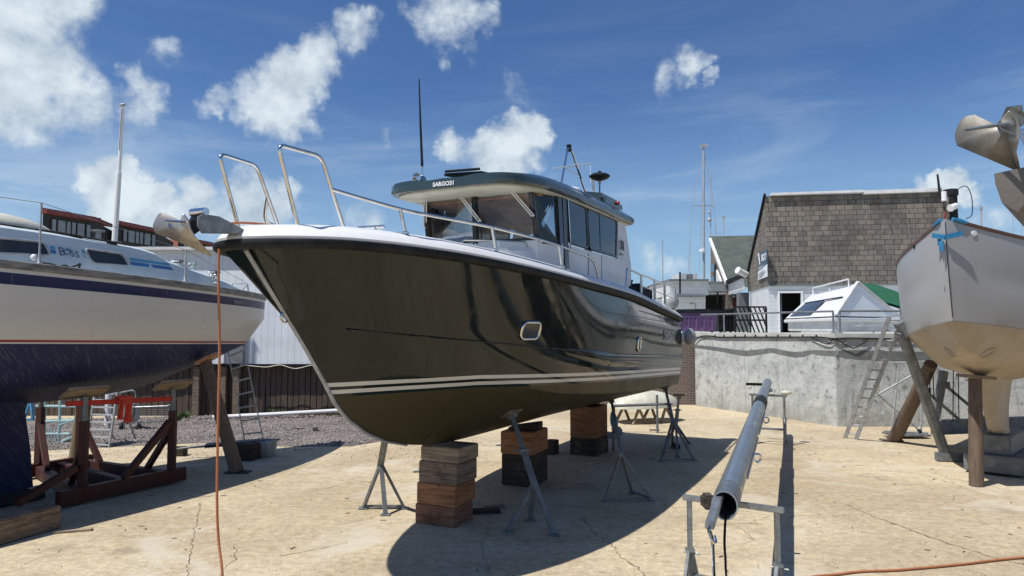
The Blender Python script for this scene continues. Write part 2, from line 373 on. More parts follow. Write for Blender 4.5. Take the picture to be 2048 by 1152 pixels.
def pchip(xs, ys):
    n = len(xs); h = [xs[i + 1] - xs[i] for i in range(n - 1)]; d = [(ys[i + 1] - ys[i]) / h[i] for i in range(n - 1)]
    m = [0.] * n; m[0] = d[0]; m[-1] = d[-1]
    for i in range(1, n - 1):
        if d[i - 1] * d[i] > 0:
            w1 = 2 * h[i] + h[i - 1]; w2 = h[i] + 2 * h[i - 1]; m[i] = (w1 + w2) / (w1 / d[i - 1] + w2 / d[i])
    def f(x):
        if x <= xs[0]: return ys[0]
        if x >= xs[-1]: return ys[-1]
        i = max(j for j in range(n - 1) if xs[j] <= x); t = (x - xs[i]) / h[i]
        return (ys[i] * (1 + 2 * t) * (1 - t) ** 2 + m[i] * h[i] * t * (1 - t) ** 2 + ys[i + 1] * t * t * (3 - 2 * t) + m[i + 1] * h[i] * t * t * (t - 1))
    return f
def text_mb(txt, size, mat4, depth=.004, shear=0., space=1.0, bold=0.):
    cu = bpy.data.curves.new('lettering', 'FONT'); cu.body = txt; cu.size = size; cu.extrude = depth; cu.align_x = 'CENTER'; cu.align_y = 'CENTER'
    cu.shear = shear; cu.space_character = space; cu.offset = bold; cu.resolution_u = 3
    o = bpy.data.objects.new('lettering', cu); COL.objects.link(o)
    dg = bpy.context.evaluated_depsgraph_get(); me = bpy.data.meshes.new_from_object(o.evaluated_get(dg))
    mb = MB(); mb.add([mat4 @ v.co for v in me.vertices], [tuple(p.vertices) for p in me.polygons])
    bpy.data.objects.remove(o); bpy.data.meshes.remove(me); bpy.data.curves.remove(cu); return mb
def basis(o, x, y):                                   # 4x4: local X -> x, Y -> y, Z -> x cross y
    x = Vector(x).normalized(); y = (Vector(y) - x * Vector(y).dot(x)).normalized(); z = x.cross(y)
    R = Matrix((x, y, z)).transposed().to_4x4(); R.translation = Vector(o); return R
def hull_grid(strings, Mn=64, sub=6, bulge=None, power=1.35):
    """strings run keel to sheer, each a list of (w, s, z); returns rows of one side"""
    fs = []
    for L in strings:
        ss = [p[1] for p in L]; fs.append((ss[0], ss[-1], pchip(ss, [p[0] for p in L]), pchip(ss, [p[2] for p in L])))
    rows = []
    for i in range(Mn + 1):
        t = (i / Mn) ** power; row = []
        cps = []
        for (a, b, fw, fz) in fs:
            s_ = a + (b - a) * t; cps.append(Vector((fw(s_), s_, fz(s_))))
        for k in range(len(cps) - 1):
            for j in range(sub):
                u = j / sub; p = cps[k].lerp(cps[k + 1], u)
                if bulge: p.x = max(0, p.x + bulge[k](t) * 4 * u * (1 - u) * min(1, t * 9))
                row.append(p)
        row.append(cps[-1]); rows.append(row)
    return rows
def mirror(p): return Vector((-p[0], p[1], p[2]))
def hull_mb(rows, transom=True):
    mb = MB(); mb.grid(rows); mb.grid([[mirror(p) for p in r] for r in rows])
    if transom:
        r = rows[-1]; mb.add(list(r) + [mirror(p) for p in reversed(r)], [tuple(range(2 * len(r)))])
    return mb
def hitter(mb, frame):
    bv = BVHTree.FromPolygons([tuple(v) for v in mb.v], mb.f)
    c0 = frame.loc(Vector((0, 0, EYE)))
    def hit(px, py):
        d = frame.loc(Vector((0, 0, EYE)) + ray(px, py)) - c0; h = bv.ray_cast(c0, d.normalized())
        n = h[1]
        if n is not None and n.dot(d) > 0: n = -n
        return h[0], n
    return hit

# ================================================================== THE SETTING
def ground_mat():
    m, t, b = newmat('yard_concrete'); q = NT(t); o = q.n('ShaderNodeTexCoord').outputs['Object']
    big = q.ss(q.noise(o, .28, 8, .62, .6), .36, .64)
    col = q.mix(big, (.49, .41, .275, 1), (.375, .30, .195, 1))
    drag = q.noise(q.map(o, (.9, 3.2, 1), rot=(0, 0, .35)), 1.1, 9, .74, .5)                 # long scrape streaks
    col = q.mix(q.ss(drag, .48, .70, 0, .5), col, (.27, .215, .155, 1)); dr2 = q.noise(q.map(o, (1.1, 6, 1), (4, 2, 0), rot=(0, 0, -.3)), 2.2, 9, .78, .8); col = q.mix(q.ss(dr2, .55, .70, 0, .45), col, (.24, .19, .135, 1))
    col = q.mix(q.ss(q.noise(o, 1.7, 8, .7, .5), .55, .76, 0, .6), col, (.52, .44, .33, 1))
    grn = q.m('ADD', q.m('MULTIPLY', q.noise(o, 46, 5, .85), .55), q.m('MULTIPLY', q.noise(o, 9, 6, .8), .45)); col = q.mix(.9, col, q.mix(1., col, q.n('ShaderNodeCombineColor', {0: q.m('MULTIPLY_ADD', grn, 4.2, -1.05), 1: q.m('MULTIPLY_ADD', grn, 4.2, -1.05), 2: q.m('MULTIPLY_ADD', grn, 4.2, -1.05)}).outputs[0], 'MULTIPLY'))
    sp = q.n('ShaderNodeTexVoronoi', {'Vector': o, 'Scale': 16., 'Randomness': 1.}).outputs[0]
    spm = q.m('MULTIPLY', q.ss(sp, .10, .16, 1, 0), q.ss(q.noise(o, 2.6, 4, .6), .50, .62))
    col = q.mix(q.m('MULTIPLY', spm, .8), col, (.13, .10, .075, 1))
    warp = q.n('ShaderNodeVectorMath', {0: o, 1: q.n('ShaderNodeVectorMath', {0: q.n('ShaderNodeTexNoise', {'Vector': o, 'Scale': 1.3, 'Detail': 7.}).outputs[1], 'Scale': .7}, operation='SCALE').outputs[0]}, operation='ADD').outputs[0]
    cr_ = q.n('ShaderNodeTexVoronoi', {'Vector': warp, 'Scale': .27}, feature='DISTANCE_TO_EDGE').outputs[0]
    crm = q.m('MULTIPLY', q.ss(cr_, .0006, .0024, 1, 0), q.ss(q.noise(o, .8, 3, .5), .47, .60))
    col = q.mix(q.m('MULTIPLY', crm, .65), col, (.16, .125, .09, 1))
    pale = q.ss(q.noise(o, .45, 7, .65, 1.), .52, .66, 0, .65); col = q.mix(pale, col, (.54, .49, .40, 1))
    oil = q.ss(q.noise(q.map(o, (1, 1, 1), (5, 9, 0)), .9, 6, .6), .58, .72, 0, .5); col = q.mix(oil, col, (.2, .165, .125, 1))
    t.links.new(col, b.inputs['Base Color']); b.inputs['Roughness'].default_value = .92; b.inputs['Specular IOR Level'].default_value = .25
    hgt = q.m('ADD', q.m('MULTIPLY', q.noise(o, 55, 5, .7), .45), q.m('ADD', q.m('MULTIPLY', drag, .6), q.m('MULTIPLY', crm, -1.0)))
    bn = q.n('ShaderNodeBump', {'Strength': .8, 'Distance': .012, 'Height': hgt}); t.links.new(bn.outputs[0], b.inputs['Normal'])
    return m
M['ground'] = ground_mat()
g = MB(); g.grid([[(x, y, 0) for x in (-900, -60, -15, 0, 15, 60, 900)] for y in (-300, -30, 0, 15, 40, 120, 1500)]); struct(g, 'yard_ground', 'ground')

def gravel_mat():
    m, t, b = newmat('gravel_bed'); q = NT(t); o = q.n('ShaderNodeTexCoord').outputs['Object']
    vo = q.n('ShaderNodeTexVoronoi', {'Vector': o, 'Scale': 26.}); c = q.n('ShaderNodeSeparateColor', {0: vo.outputs[1]}).outputs[0]
    col = q.mix(c, (.36, .31, .29, 1), (.13, .115, .11, 1)); col = q.mix(q.ss(vo.outputs[0], .25, .6), col, (.06, .055, .05, 1))
    col = q.mix(q.ss(q.noise(o, .8, 5, .6), .4, .7, 0, .6), col, (.33, .28, .24, 1))
    t.links.new(col, b.inputs['Base Color']); b.inputs['Roughness'].default_value = .95
    bn = q.n('ShaderNodeBump', {'Strength': 1., 'Distance': -.03, 'Height': vo.outputs[0]}); t.links.new(bn.outputs[0], b.inputs['Normal']); return m
M['gravel'] = gravel_mat()
GR = [G(*p) for p in [(-500, 880), (0, 905), (250, 893), (400, 886), (560, 893), (700, 893), (790, 878), (900, 858), (1000, 845), (1000, 815), (700, 820), (300, 835), (-500, 850)]]
gm = MB(); gm.add([(p.x, p.y, .006) for p in GR], [tuple(range(len(GR)))]); struct(gm, 'gravel_bed', 'gravel')
def inpoly(x, y, poly):
    c = False; n = len(poly)
    for i in range(n):
        a = poly[i]; b = poly[i - 1]
        if (a.y > y) != (b.y > y) and x < (b.x - a.x) * (y - a.y) / (b.y - a.y) + a.x: c = not c
    return c
st = MB()
for i in range(7000):
    x = random.uniform(-13, -1.5); y = random.uniform(14.5, 21.3)
    if inpoly(x, y, GR): st.rock((x, y, .012), random.uniform(.018, .05), .75)
for i in range(700):                                        # strays kicked onto the concrete along the edge
    x = random.uniform(-11, -.5); y = random.uniform(14.2, 16.6); st.rock((x, y, .006), random.uniform(.008, .02))
struct(st, 'gravel_stones', 'stone', 'stuff', smooth=5)
de = MB()
for i in range(420):
    Y = 4.8 + 15 * random.random() ** 1.6; x = random.uniform(-.7, .75) * Y
    if random.random() < .6: de.rock((x, Y, .004), random.uniform(.004, .013))
    else:
        a = random.random() * 6.28; L = random.uniform(.02, .09); de.beam((x, Y, .006), (x + L * math.cos(a), Y + L * math.sin(a), .008), random.uniform(.004, .014), .006)
struct(de, 'ground_litter', 'debris', 'stuff', smooth=10)
ck = MB(); rc_ = random.Random(11)                            # open cracks and a long scar in the slab
for wid, pts in ((.012, [(1165, 1035), (1190, 1068), (1225, 1092), (1240, 1112), (1275, 1135), (1330, 1190)]), (.007, [(1370, 1062), (1440, 1050), (1500, 1046), (1545, 1030)]), (.016, [(1690, 1008), (1750, 1035), (1800, 1052), (1880, 1082), (1990, 1116), (2110, 1145)]),
                 (.009, [(402, 1005), (390, 1055), (381, 1108), (368, 1190)]), (.006, [(560, 1112), (640, 1098), (705, 1082)]), (.006, [(1760, 940), (1840, 948), (1930, 975)]), (.006, [(620, 985), (700, 965), (760, 962)])):
    path = []; q = [G(*p) for p in pts]
    for a, b in zip(q[:-1], q[1:]):
        n_ = max(2, int((b - a).length / .05))
        for i in range(n_): path.append(a.lerp(b, i / n_) + Vector((rc_.uniform(-.022, .022), rc_.uniform(-.022, .022), .0025)))
    rws = []
    for i, p in enumerate(path):
        t_ = (path[min(i + 1, len(path) - 1)] - path[max(i - 1, 0)]).normalized(); s_ = Vector((-t_.y, t_.x, 0)) * wid * rc_.uniform(.1, 1.0); rws.append([p - s_, p + s_])
    ck.grid(rws)
struct(ck, 'ground_cracks', pbr('crack_dirt', (.17, .135, .095), .95, col2=(.09, .07, .05), scale=6, fine=.5))

# ---- concrete quay wall, brick end, upper quay behind it
def wall_mat():
    m, t, b = newmat('quay_concrete'); q = NT(t); o = q.n('ShaderNodeTexCoord').outputs['Object']; z = q.n('ShaderNodeSeparateXYZ', {0: o}).outputs[2]
    a = q.ss(q.noise(o, 1.6, 8, .65, .3), .35, .65); col = q.mix(a, (.50, .515, .49, 1), (.36, .375, .355, 1))
    st_ = q.noise(q.map(o, (5, 5, .5)), 1.5, 8, .7); col = q.mix(q.ss(st_, .5, .75, 0, .75), col, (.15, .155, .145, 1))
    bl = q.noise(o, 5.5, 6, .75, .2); col = q.mix(q.ss(bl, .54, .66, 0, .85), col, (.15, .155, .15, 1)); col = q.mix(q.ss(bl, .46, .32, 0, .7), col, (.62, .63, .59, 1)); b2 = q.noise(o, 16, 5, .8); col = q.mix(q.ss(b2, .56, .7, 0, .6), col, (.17, .175, .165, 1))
    foot = q.m('MULTIPLY', q.ss(z, .55, .0), q.ss(q.noise(o, 2.2, 5, .6), .35, .6)); col = q.mix(q.m('MULTIPLY', foot, .6), col, (.25, .235, .2, 1))
    t.links.new(col, b.inputs['Base Color']); b.inputs['Roughness'].default_value = .93
    bn = q.n('ShaderNodeBump', {'Strength': .8, 'Distance': .02, 'Height': q.noise(o, 9, 8, .7)}); t.links.new(bn.outputs[0], b.inputs['Normal']); return m
M['quay'] = wall_mat()
wc = G(1675, 853); we = G(1391, 811); wr = wc + Vector((13, -.5, 0)); WT = 2.47
d1_ = (we - wc).normalized(); far = we + d1_ * 14
nin = Vector((.9, .434, 0)).normalized()
qw = thing('quay_wall', 'tall grey concrete quay wall with stained face behind the boats', 'wall', (wc.x, wc.y, 0))
w_ = MB()
w_.prism([(we.x, we.y, -.1), (wc.x, wc.y, -.1), (wr.x, wr.y, -.1), (wr.x, wr.y + .6, -.1), (wc.x + .5, wc.y + .62, -.1), (we.x + .55, we.y + .26, -.1)], (0, 0, WT - .16 + .1)); w_.build('wall_face', 'quay', qw, .012, True)
w_ = MB(); o_ = .03
w_.prism([(we.x - o_, we.y - .02, WT - .156), (wc.x - o_, wc.y - .03, WT - .156), (wr.x, wr.y - .03, WT - .156), (wr.x, wr.y + .62, WT - .156), (wc.x + .52, wc.y + .64, WT - .156), (we.x + .57, we.y + .28, WT - .156)], (0, 0, .156)); w_.build('coping', 'concretecap', qw, .012, True)
def brick_mat(name, c1, c2, mort, sc, bw, rh, off=.5, mapv=None, streak=0., msize=.012):
    m, t, b = newmat(name); q = NT(t); o = q.n('ShaderNodeTexCoord').outputs['Object']; s_ = q.n('ShaderNodeSeparateXYZ', {0: o})
    v = q.n('ShaderNodeCombineXYZ', {0: q.m('ADD', s_.outputs[0], s_.outputs[1]), 1: s_.outputs[2]}).outputs[0]
    br = q.n('ShaderNodeTexBrick', {'Vector': v, 'Color1': c4(c1), 'Color2': c4(c2), 'Mortar': c4(mort), 'Scale': sc, 'Mortar Size': msize, 'Brick Width': bw, 'Row Height': rh, 'Bias': 0.}, offset=off)
    col = br.outputs[0]
    if streak:
        n_ = q.noise(q.map(o, (9, 9, .8)), 1.3, 8, .75); col = q.mix(q.ss(n_, .45, .72, 0, streak), col, (.27, .25, .215, 1))
        n3 = q.noise(q.map(o, (1, 1, 1), (3, 3, 3)), .5, 6, .65); col = q.mix(q.ss(n3, .48, .66, 0, .55), col, (.055, .05, .045, 1))
        n4 = q.noise(q.map(o, (14, 14, 2.5)), 1., 5, .7); col = q.mix(q.ss(n4, .55, .75, 0, .6), col, (.05, .046, .043, 1))
    t.links.new(col, b.inputs['Base Color']); b.inputs['Roughness'].default_value = .92
    h = q.m('ADD', q.m('MULTIPLY', br.outputs[1], -1.), q.m('MULTIPLY', q.noise(o, 8, 4, .6), .35)); bn = q.n('ShaderNodeBump', {'Strength': 1., 'Distance': .03, 'Height': h}); t.links.new(bn.outputs[0], b.inputs['Normal']); return m
M['brick'] = brick_mat('old_brick', (.18, .12, .095), (.13, .10, .085), (.22, .20, .18), 1., .23, .08)
M['shingle'] = brick_mat('weathered_shingles', (.21, .18, .145), (.11, .094, .077), (.03, .026, .022), 1., .36, .275, .37, streak=.7, msize=.011)
bw = MB(); bw.box(((we.x - 1.9), we.y + .45, WT / 2 - .08), (4.2, .5, WT - .05)); solo(bw, 'brick_wall', 'brick', 'old brown brick wall adjoining the far end of the concrete quay wall', 'wall', bevel=.01)
up = MB(); up.prism([(wc.x + .5, wc.y + .64, 0), (wr.x, wr.y + .62, 0), (60, wr.y + .6, 0), (130, 140, 0), (4.5, 140, 0), (4.0, we.y + .8, 0), (we.x + .6, we.y + .72, 0), (we.x + .56, we.y + .3, 0)], (0, 0, 2.38)); struct(up, 'upper_quay', 'concretecap')

# drooping cables on the wall
n1w = Vector((-.9, -.434, 0)).normalized(); n2w = Vector((-.04, -1, 0)).normalized()
def wallpt(px, py, off=.03):
    if px <= 1675:
        t_ = (px - 1391) / (1675 - 1391.); r = ray(px, py); den = r.dot(n1w); tt = (wc.dot(n1w)) / den; X = r * tt
        return Vector((X.x, X.y, EYE + r.z * tt)) + n1w * off
    r = ray(px, py); den = r.dot(n2w); tt = wc.dot(n2w) / den; X = r * tt; return Vector((X.x, X.y, EYE + r.z * tt)) + n2w * off
ca = MB(); ca.tube(smoothpath([wallpt(px, py, .05) for px, py in [(1391, 685), (1398, 676), (1408, 672), (1425, 672), (1440, 674), (1475, 674), (1512, 674), (1555, 674), (1600, 674), (1640, 674), (1670, 677), (1700, 676), (1750, 677), (1810, 678), (1900, 679), (2060, 680)]]), .016, 6)
cb = thing('cable', 'black cable run clipped just under the wall coping', 'cable', tuple(wallpt(1475, 674)))
ca.build('cable_run', 'cable', cb, 0, True)
for px in (1432, 1450, 1472, 1492, 1513, 1535, 1558, 1582, 1608, 1635): cl = MB(); cl.box(wallpt(px, 671.5, .035), (.05, .04, .06)); cl.build('clip', 'cable', cb, .004, True)
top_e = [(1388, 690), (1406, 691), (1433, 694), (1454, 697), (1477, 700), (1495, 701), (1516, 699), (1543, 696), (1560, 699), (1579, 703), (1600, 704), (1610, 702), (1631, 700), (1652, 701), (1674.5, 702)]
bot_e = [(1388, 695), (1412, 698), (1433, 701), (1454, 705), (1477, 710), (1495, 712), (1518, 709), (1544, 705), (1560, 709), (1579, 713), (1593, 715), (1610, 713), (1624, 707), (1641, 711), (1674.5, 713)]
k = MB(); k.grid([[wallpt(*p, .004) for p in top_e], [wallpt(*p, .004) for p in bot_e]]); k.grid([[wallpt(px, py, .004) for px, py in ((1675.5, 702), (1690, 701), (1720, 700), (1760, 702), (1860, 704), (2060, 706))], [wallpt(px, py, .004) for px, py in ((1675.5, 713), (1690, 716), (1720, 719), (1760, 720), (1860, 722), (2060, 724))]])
k.build('shadow_band', pbr('shadowed_concrete', (.17, .175, .17), .8, col2=(.11, .115, .11), scale=4, fine=.3), qw, 0, True)  # wavy cast shadow painted as a darker strip over both wall faces
lo_ = MB(); lo_.tube(smoothpath([wallpt(px, py, .06) for px, py in [(1625, 675), (1640, 682), (1660, 688), (1672, 678), (1690, 690), (1706, 696), (1722, 688), (1735, 678)]]), .014, 6)
tag(solo(lo_, 'cable', 'cable', None, None), 'thin black cable hanging in a low loop at the wall corner', 'cable')

# guard rail on the wall
gr_ = thing('guard_rail', 'grey tubular guard rail standing on top of the concrete quay wall', 'railing', (wc.x, wc.y, WT))
def onwall(px, t_off=.25):
    p = wallpt(px, 667, 0); return Vector((p.x + .22, p.y + .12, WT))
pts = [onwall(px) for px in (1391, 1437, 1530, 1655)]
rl = MB(); RH = .60
rl.tube([pts[0] + Vector((0, 0, RH)), pts[-1] + Vector((0, 0, RH))], .028, 8); rl.build('top_rail', 'galv', gr_, 0, True)
p2 = [onwall(1668), onwall(1800), onwall(2050)]
rl = MB(); rl.tube([p2[0] + Vector((0, 0, RH)), p2[-1] + Vector((0, 0, RH))], .028, 8); rl.build('top_rail', 'galv', gr_, 0, True)
for p in [pts[1], pts[3], p2[0], p2[1]]:
    k = MB(); k.tube([p, p + Vector((0, 0, RH))], .03, 8); k.lathe(p, (0, 0, 1), [(.08, 0), (.08, .02), (.035, .03)], 10); k.build('post', 'galv', gr_, 0, True)

# ---- shingled building
def dirs(deg): return Vector((math.cos(rad(deg)), math.sin(rad(deg)), 0))
bc = P(1537, 657, 38); bc.z = 0; bd = Vector((.987, -.16, 0)).normalized(); bk = Vector((.164, .986, 0)).normalized()
ZB, ZS, ZT = 2.38, 4.93, 9.85; BL = 9.6
sb = thing('shingled_building', 'boatyard building with weathered grey shingles above white weatherboard', 'building', (bc.x, bc.y, ZB))
bu = MB(); A = bc; Bq = bc + bd * BL; Dp = 6.4
up_ = MB()   # shingled upper storey: front wall leaning back to a short ridge, sloping roof behind
f0 = [A + Vector((0, 0, ZS)), Bq + Vector((0, 0, ZS)), Bq + Vector((0, 0, ZT)), A + Vector((0, 0, ZT))]
bk0 = [A + bk * Dp + Vector((0, 0, ZS)), Bq + bk * Dp + Vector((0, 0, ZS)), Bq + bk * Dp + Vector((0, 0, ZS + .9)), A + bk * Dp + Vector((0, 0, ZS + .9))]
for p in f0[2:]: p += bk * .1
up_.add(f0 + bk0, [(0, 1, 2, 3), (4, 7, 6, 5), (0, 3, 7, 4), (1, 5, 6, 2), (3, 2, 6, 7), (0, 4, 5, 1)]); up_.build('shingle_cladding', 'shingle', sb, 0, True)
def boards_mat(name, col, pitch, axis=2, dark=.5):
    m, t, b = newmat(name); q = NT(t); o = q.n('ShaderNodeTexCoord').outputs['Object']; s_ = q.n('ShaderNodeSeparateXYZ', {0: o})
    fr = q.m('FRACT', q.m('MULTIPLY', s_.outputs[axis], 1 / pitch)); ln = q.ss(fr, .0, .09, 1, 0)
    c = q.mix(q.ss(q.noise(o, 1.2, 6, .6), .35, .7), c4(col), c4([x * .86 for x in col])); c = q.mix(q.m('MULTIPLY', ln, dark), c, (.1, .1, .1, 1))
    t.links.new(c, b.inputs['Base Color']); b.inputs['Roughness'].default_value = .6
    bn = q.n('ShaderNodeBump', {'Strength': 1., 'Distance': .03, 'Height': fr}); t.links.new(bn.outputs[0], b.inputs['Normal']); return m
M['boards'] = boards_mat('white_weatherboard', (.74, .75, .74), .21)
M['vboards'] = boards_mat('white_profiled_sheet', (.66, .70, .73), .20, 0, .35)
lo = MB(); ins = .06; a0 = A + bd * ins + bk * ins
dl, dr = .62, 1.72                                     # door opening along the front
def wallseg(u0, u1, z0, z1, thick=.14): 
    p = A + bd * u0 + bk * ins; q2 = A + bd * u1 + bk * ins; lo.prism([p + Vector((0, 0, z0)), q2 + Vector((0, 0, z0)), q2 + bk * thick + Vector((0, 0, z0)), p + bk * thick + Vector((0, 0, z0))], (0, 0, z1 - z0))
DZ = 4.52
wallseg(ins, dl, ZB, ZS - .003); wallseg(dr, BL - ins, ZB, ZS - .003); wallseg(dl, dr, DZ, ZS - .003)
pa = A + bd * ins + bk * (ins + .143); pb = A + bk * (Dp - .1) + bd * ins
lo.prism([pa + Vector((0, 0, ZB)), pb + Vector((0, 0, ZB)), pb + bd * .14 + Vector((0, 0, ZB)), pa + bd * .14 + Vector((0, 0, ZB))], (0, 0, ZS - ZB - .003)); lo.build('weatherboard_wall', 'boards', sb, 0, True)
dj = MB()
for u in (dl - .05, dr + .05): dj.box(A + bd * u + bk * (ins - .02) + Vector((0, 0, (ZB + DZ) / 2)), (.09, .1, DZ - ZB), Matrix.Rotation(math.atan2(bd.y, bd.x), 3, 'Z'))
dj.box(A + bd * (dl + dr) / 2 + bk * (ins - .02) + Vector((0, 0, DZ + .05)), (dr - dl + .19, .1, .09), Matrix.Rotation(math.atan2(bd.y, bd.x), 3, 'Z')); dj.build('door_frame', 'white', sb, 0, True)
inn = MB(); inn.box(A + bd * 3 + bk * 3 + Vector((0, 0, ZB + 1.2)), (5.2, .1, 2.4), Matrix.Rotation(math.atan2(bd.y, bd.x), 3, 'Z')); inn.build('inner_wall', 'darkwood', sb, 0, True)
dd = MB(); dd.box(A + bd * (dl + .12) + bk * .75 + Vector((0, 0, (ZB + DZ) / 2)), (.05, 1.0, DZ - ZB - .04), Matrix.Rotation(math.atan2(bd.y, bd.x), 3, 'Z')); dd.build('open_door', 'galvdull', sb, 0, True)
cp = MB(); cp.beam(A + bd * .25 + bk * .02 + Vector((0, 0, ZT + .07)), A + bd * 5.0 + bk * .02 + Vector((0, 0, ZT + .09)), .3, .14); cp.beam(A + bd * 5.0 + bk * .02 + Vector((0, 0, ZT + .03)), Bq - bd * .7 + bk * .02 + Vector((0, 0, ZT + .05)), .28, .2); cp.build('ridge_capping', 'white2', sb, .01, True)
bg_ = MB(); bg_.beam(A - bd * .05 + Vector((0, 0, ZT + .08)) - bk * .03, A - bd * .05 + bk * (Dp + .1) + Vector((0, 0, ZS + .92)), .12, .16); bg_.build('barge_board', 'cable', sb, .01, True)
kb = MB(); kb.beam(A + bd * (-.03) - bk * .03 + Vector((0, 0, ZS + .0)), Bq - bk * .03 + Vector((0, 0, ZS + .0)), .12, .08); kb.build('drip_board', 'galvdull', sb, 0, True)
# right-hand end: dark vent stack, aerial, camera, lamp
ch = MB(); ch.lathe(Bq - bd * .15 + bk * .3 + Vector((0, 0, ZT - 1.6)), (0, 0, 1), [(.30, 0), (.30, 1.35), (.36, 1.4), (.36, 1.7), (.1, 1.75)], 12); ch.build('vent_stack', 'black', sb, 0, True)
cw = MB(); cw.tube(smoothpath([Bq + bd * q[0] + Vector((0, 0, ZT + q[1])) for q in [(.1, .1), (.5, .2), (.72, -.4), (.7, -1.3), (.4, -1.5)]]), .022, 6); cw.build('looped_cable', 'cable', sb, 0, True)
ae = P(1880, 385, 36.4); k = MB(); k.tube([ae - Vector((0, 0, .2)), ae + Vector((-.1, 0, .97))], [.07, .05], 8); k.build('aerial', 'black', sb, 0, True)
def camera_fix(px, py, Y, r, name, mat, d):
    k = MB(); p = P(px, py, Y); k.lathe(p, d, [(r * .7, -r * 2), (r, -r * 1.8), (r, r * 1.5), (r * 1.2, r * 1.6), (r * 1.1, r * 1.9)], 12); k.build(name, mat, sb, 0, True)
camera_fix(1906, 414, 36.2, .16, 'security_camera', 'white', (-.8, -.5, -.3)); camera_fix(1888, 393, 36.2, .13, 'wall_lamp', 'white', (0, 0, -1)); camera_fix(1484, 545, 43.2, .2, 'floodlight', 'white2', (-.8, -.3, .35))
k = MB(); k.lathe(P(1890, 428, 36.15), (0, 0, 1), [(.06, -.2), (.07, .05), (.03, .12)], 10); k.build('rusty_bracket', 'fascia', sb, 0, True)
# sign on the side gable
sg = thing('sign', 'navy and white company sign fixed to the shingled gable', 'sign', tuple(P(1525, 530, 39)))
MAT[sg.name] = Matrix.Translation(P(1525, 530, 39))
def gablept(px, py, off=.07):      # point on the gable side plane
    nn = -bd; r = ray(px, py); tt = bc.dot(nn) / r.dot(nn) ; X = r * tt; return Vector((X.x, X.y, EYE + r.z * tt)) + nn * off
c_ = [gablept(1519, 508), gablept(1537.5, 497), gablept(1537.5, 545), gablept(1519, 550)]
k = MB(); k.prism(c_, bd * .04); k.build('board', 'signblue', sg, 0, True)
c_ = [gablept(1519, 543, .078), gablept(1537.5, 533, .078), gablept(1537.5, 553, .078), gablept(1519, 560.5, .078)]
k = MB(); k.prism([gablept(1519, 543, .085), gablept(1537.5, 528, .085), gablept(1537.5, 553, .085), gablept(1519, 560.5, .085)], bd * .03); k.build('lower_board', 'white', sg, 0, True)
k = MB(); k.prism([gablept(1519.5, 506, .11), gablept(1521.3, 506, .11), gablept(1524, 529, .11), gablept(1522.6, 529, .11)], bd * .02); k.build('emblem', 'letterwhite', sg, 0, True)
xd = (gablept(1537, 515) - gablept(1524, 521)); tb = text_mb('BRYD', .56, basis(gablept(1530.5, 515, .08), -bk, (0, 0, 1)), .006); tb.build('lettering', 'letterwhite', sg, 0, True)
k = MB()
for i, (y0) in enumerate((536, 540)): k.prism([gablept(1520.5, y0 - 1.0, .12), gablept(1532 - i * 3, y0 - 6, .12), gablept(1532 - i * 3, y0 - 5, .12), gablept(1520.5, y0, .12)], bd * .02)
k.build('small_print', 'letterwhite', sg, 0, True)
k = MB()
for i, (y0) in enumerate((548, 552, 556)): k.prism([gablept(1521, y0 - .6, .125), gablept(1534 - i * 2, y0 - 7.5, .125), gablept(1534 - i * 2, y0 - 6.7, .125), gablept(1521, y0 + .2, .125)], bd * .02)
k.build('small_print', 'letterblue', sg, 0, True)

# ---- green roofed building behind, low white building
gb = thing('green_roofed_building', 'building with mossy green roof behind the shingled one', 'building', tuple(P(1450, 657, 56)))
Y0 = 56.
r0 = [P(1421, 477, Y0), P(1540, 475, Y0 - 1), P(1540, 585, Y0 - 9), P(1457, 566, Y0 - 8)]
k = MB(); k.prism(r0, (0, .5, .25)); k.build('roof', pbr('mossy_green_roof', (.085, .10, .082), .9, col2=(.055, .068, .057), scale=1.2, fine=.3, bump=.02, bscale=4), gb, 0, True)
w0 = [P(1421.5, 480, Y0), P(1455, 566, Y0 - 8), P(1455, 640, Y0 - 8), P(1421.5, 640, Y0)]
k = MB(); k.prism(w0, (.4, .1, 0)); k.build('gable_wall', 'shingle', gb, 0, True)
k = MB(); k.beam(P(1420, 478, Y0 - .3), P(1453, 566, Y0 - 8.3), .2, .22); k.build('barge_board', 'white2', gb, .02, True)
for (x, y) in ((1428, 535), (1428, 560)):
    k = MB(); k.prism([P(x - 3, y - 8, 54.4), P(x + 3, y - 8, 53), P(x + 3, y + 8, 53), P(x - 3, y + 8, 54.4)], (-.1, 0, 0)); k.build('window', 'glassdk', gb, 0, True)
k = MB(); k.prism([P(1436, 540, 51.6), P(1446, 566, 50.2), P(1436, 566, 51.6)], (-.15, 0, 0)); k.build('white_panel', 'white2', gb, 0, True)
wb = thing('low_white_building', 'low flat-roofed white weatherboard building beyond the quay', 'building', tuple(P(1420, 660, 48)))
def pxbox(mb, x0, y0, x1, y1, Y, depth): mb.prism([P(x0, y1, Y), P(x1, y1, Y), P(x1, y0, Y), P(x0, y0, Y)], (0, depth, 0))
k = MB(); pxbox(k, 1340, 562, 1417, 590, 48, 7); pxbox(k, 1344, 594, 1411, 664, 48.4, 6); pxbox(k, 1417, 566, 1462, 588, 48.7, 6); k.build('weatherboard_wall', 'boards', wb, 0, True)
k = MB(); pxbox(k, 1338, 558, 1418, 562, 47.7, 7.5); pxbox(k, 1417, 563, 1462, 566, 48.5, 6); pxbox(k, 1344, 590, 1411, 594, 47.9, .4); k.build('roof_edge', 'galvdull', wb, 0, True)
k = MB(); pxbox(k, 1411, 588, 1478, 664, 50.5, .3); k.build('dark_recess', 'darkwood', wb, 0, True)
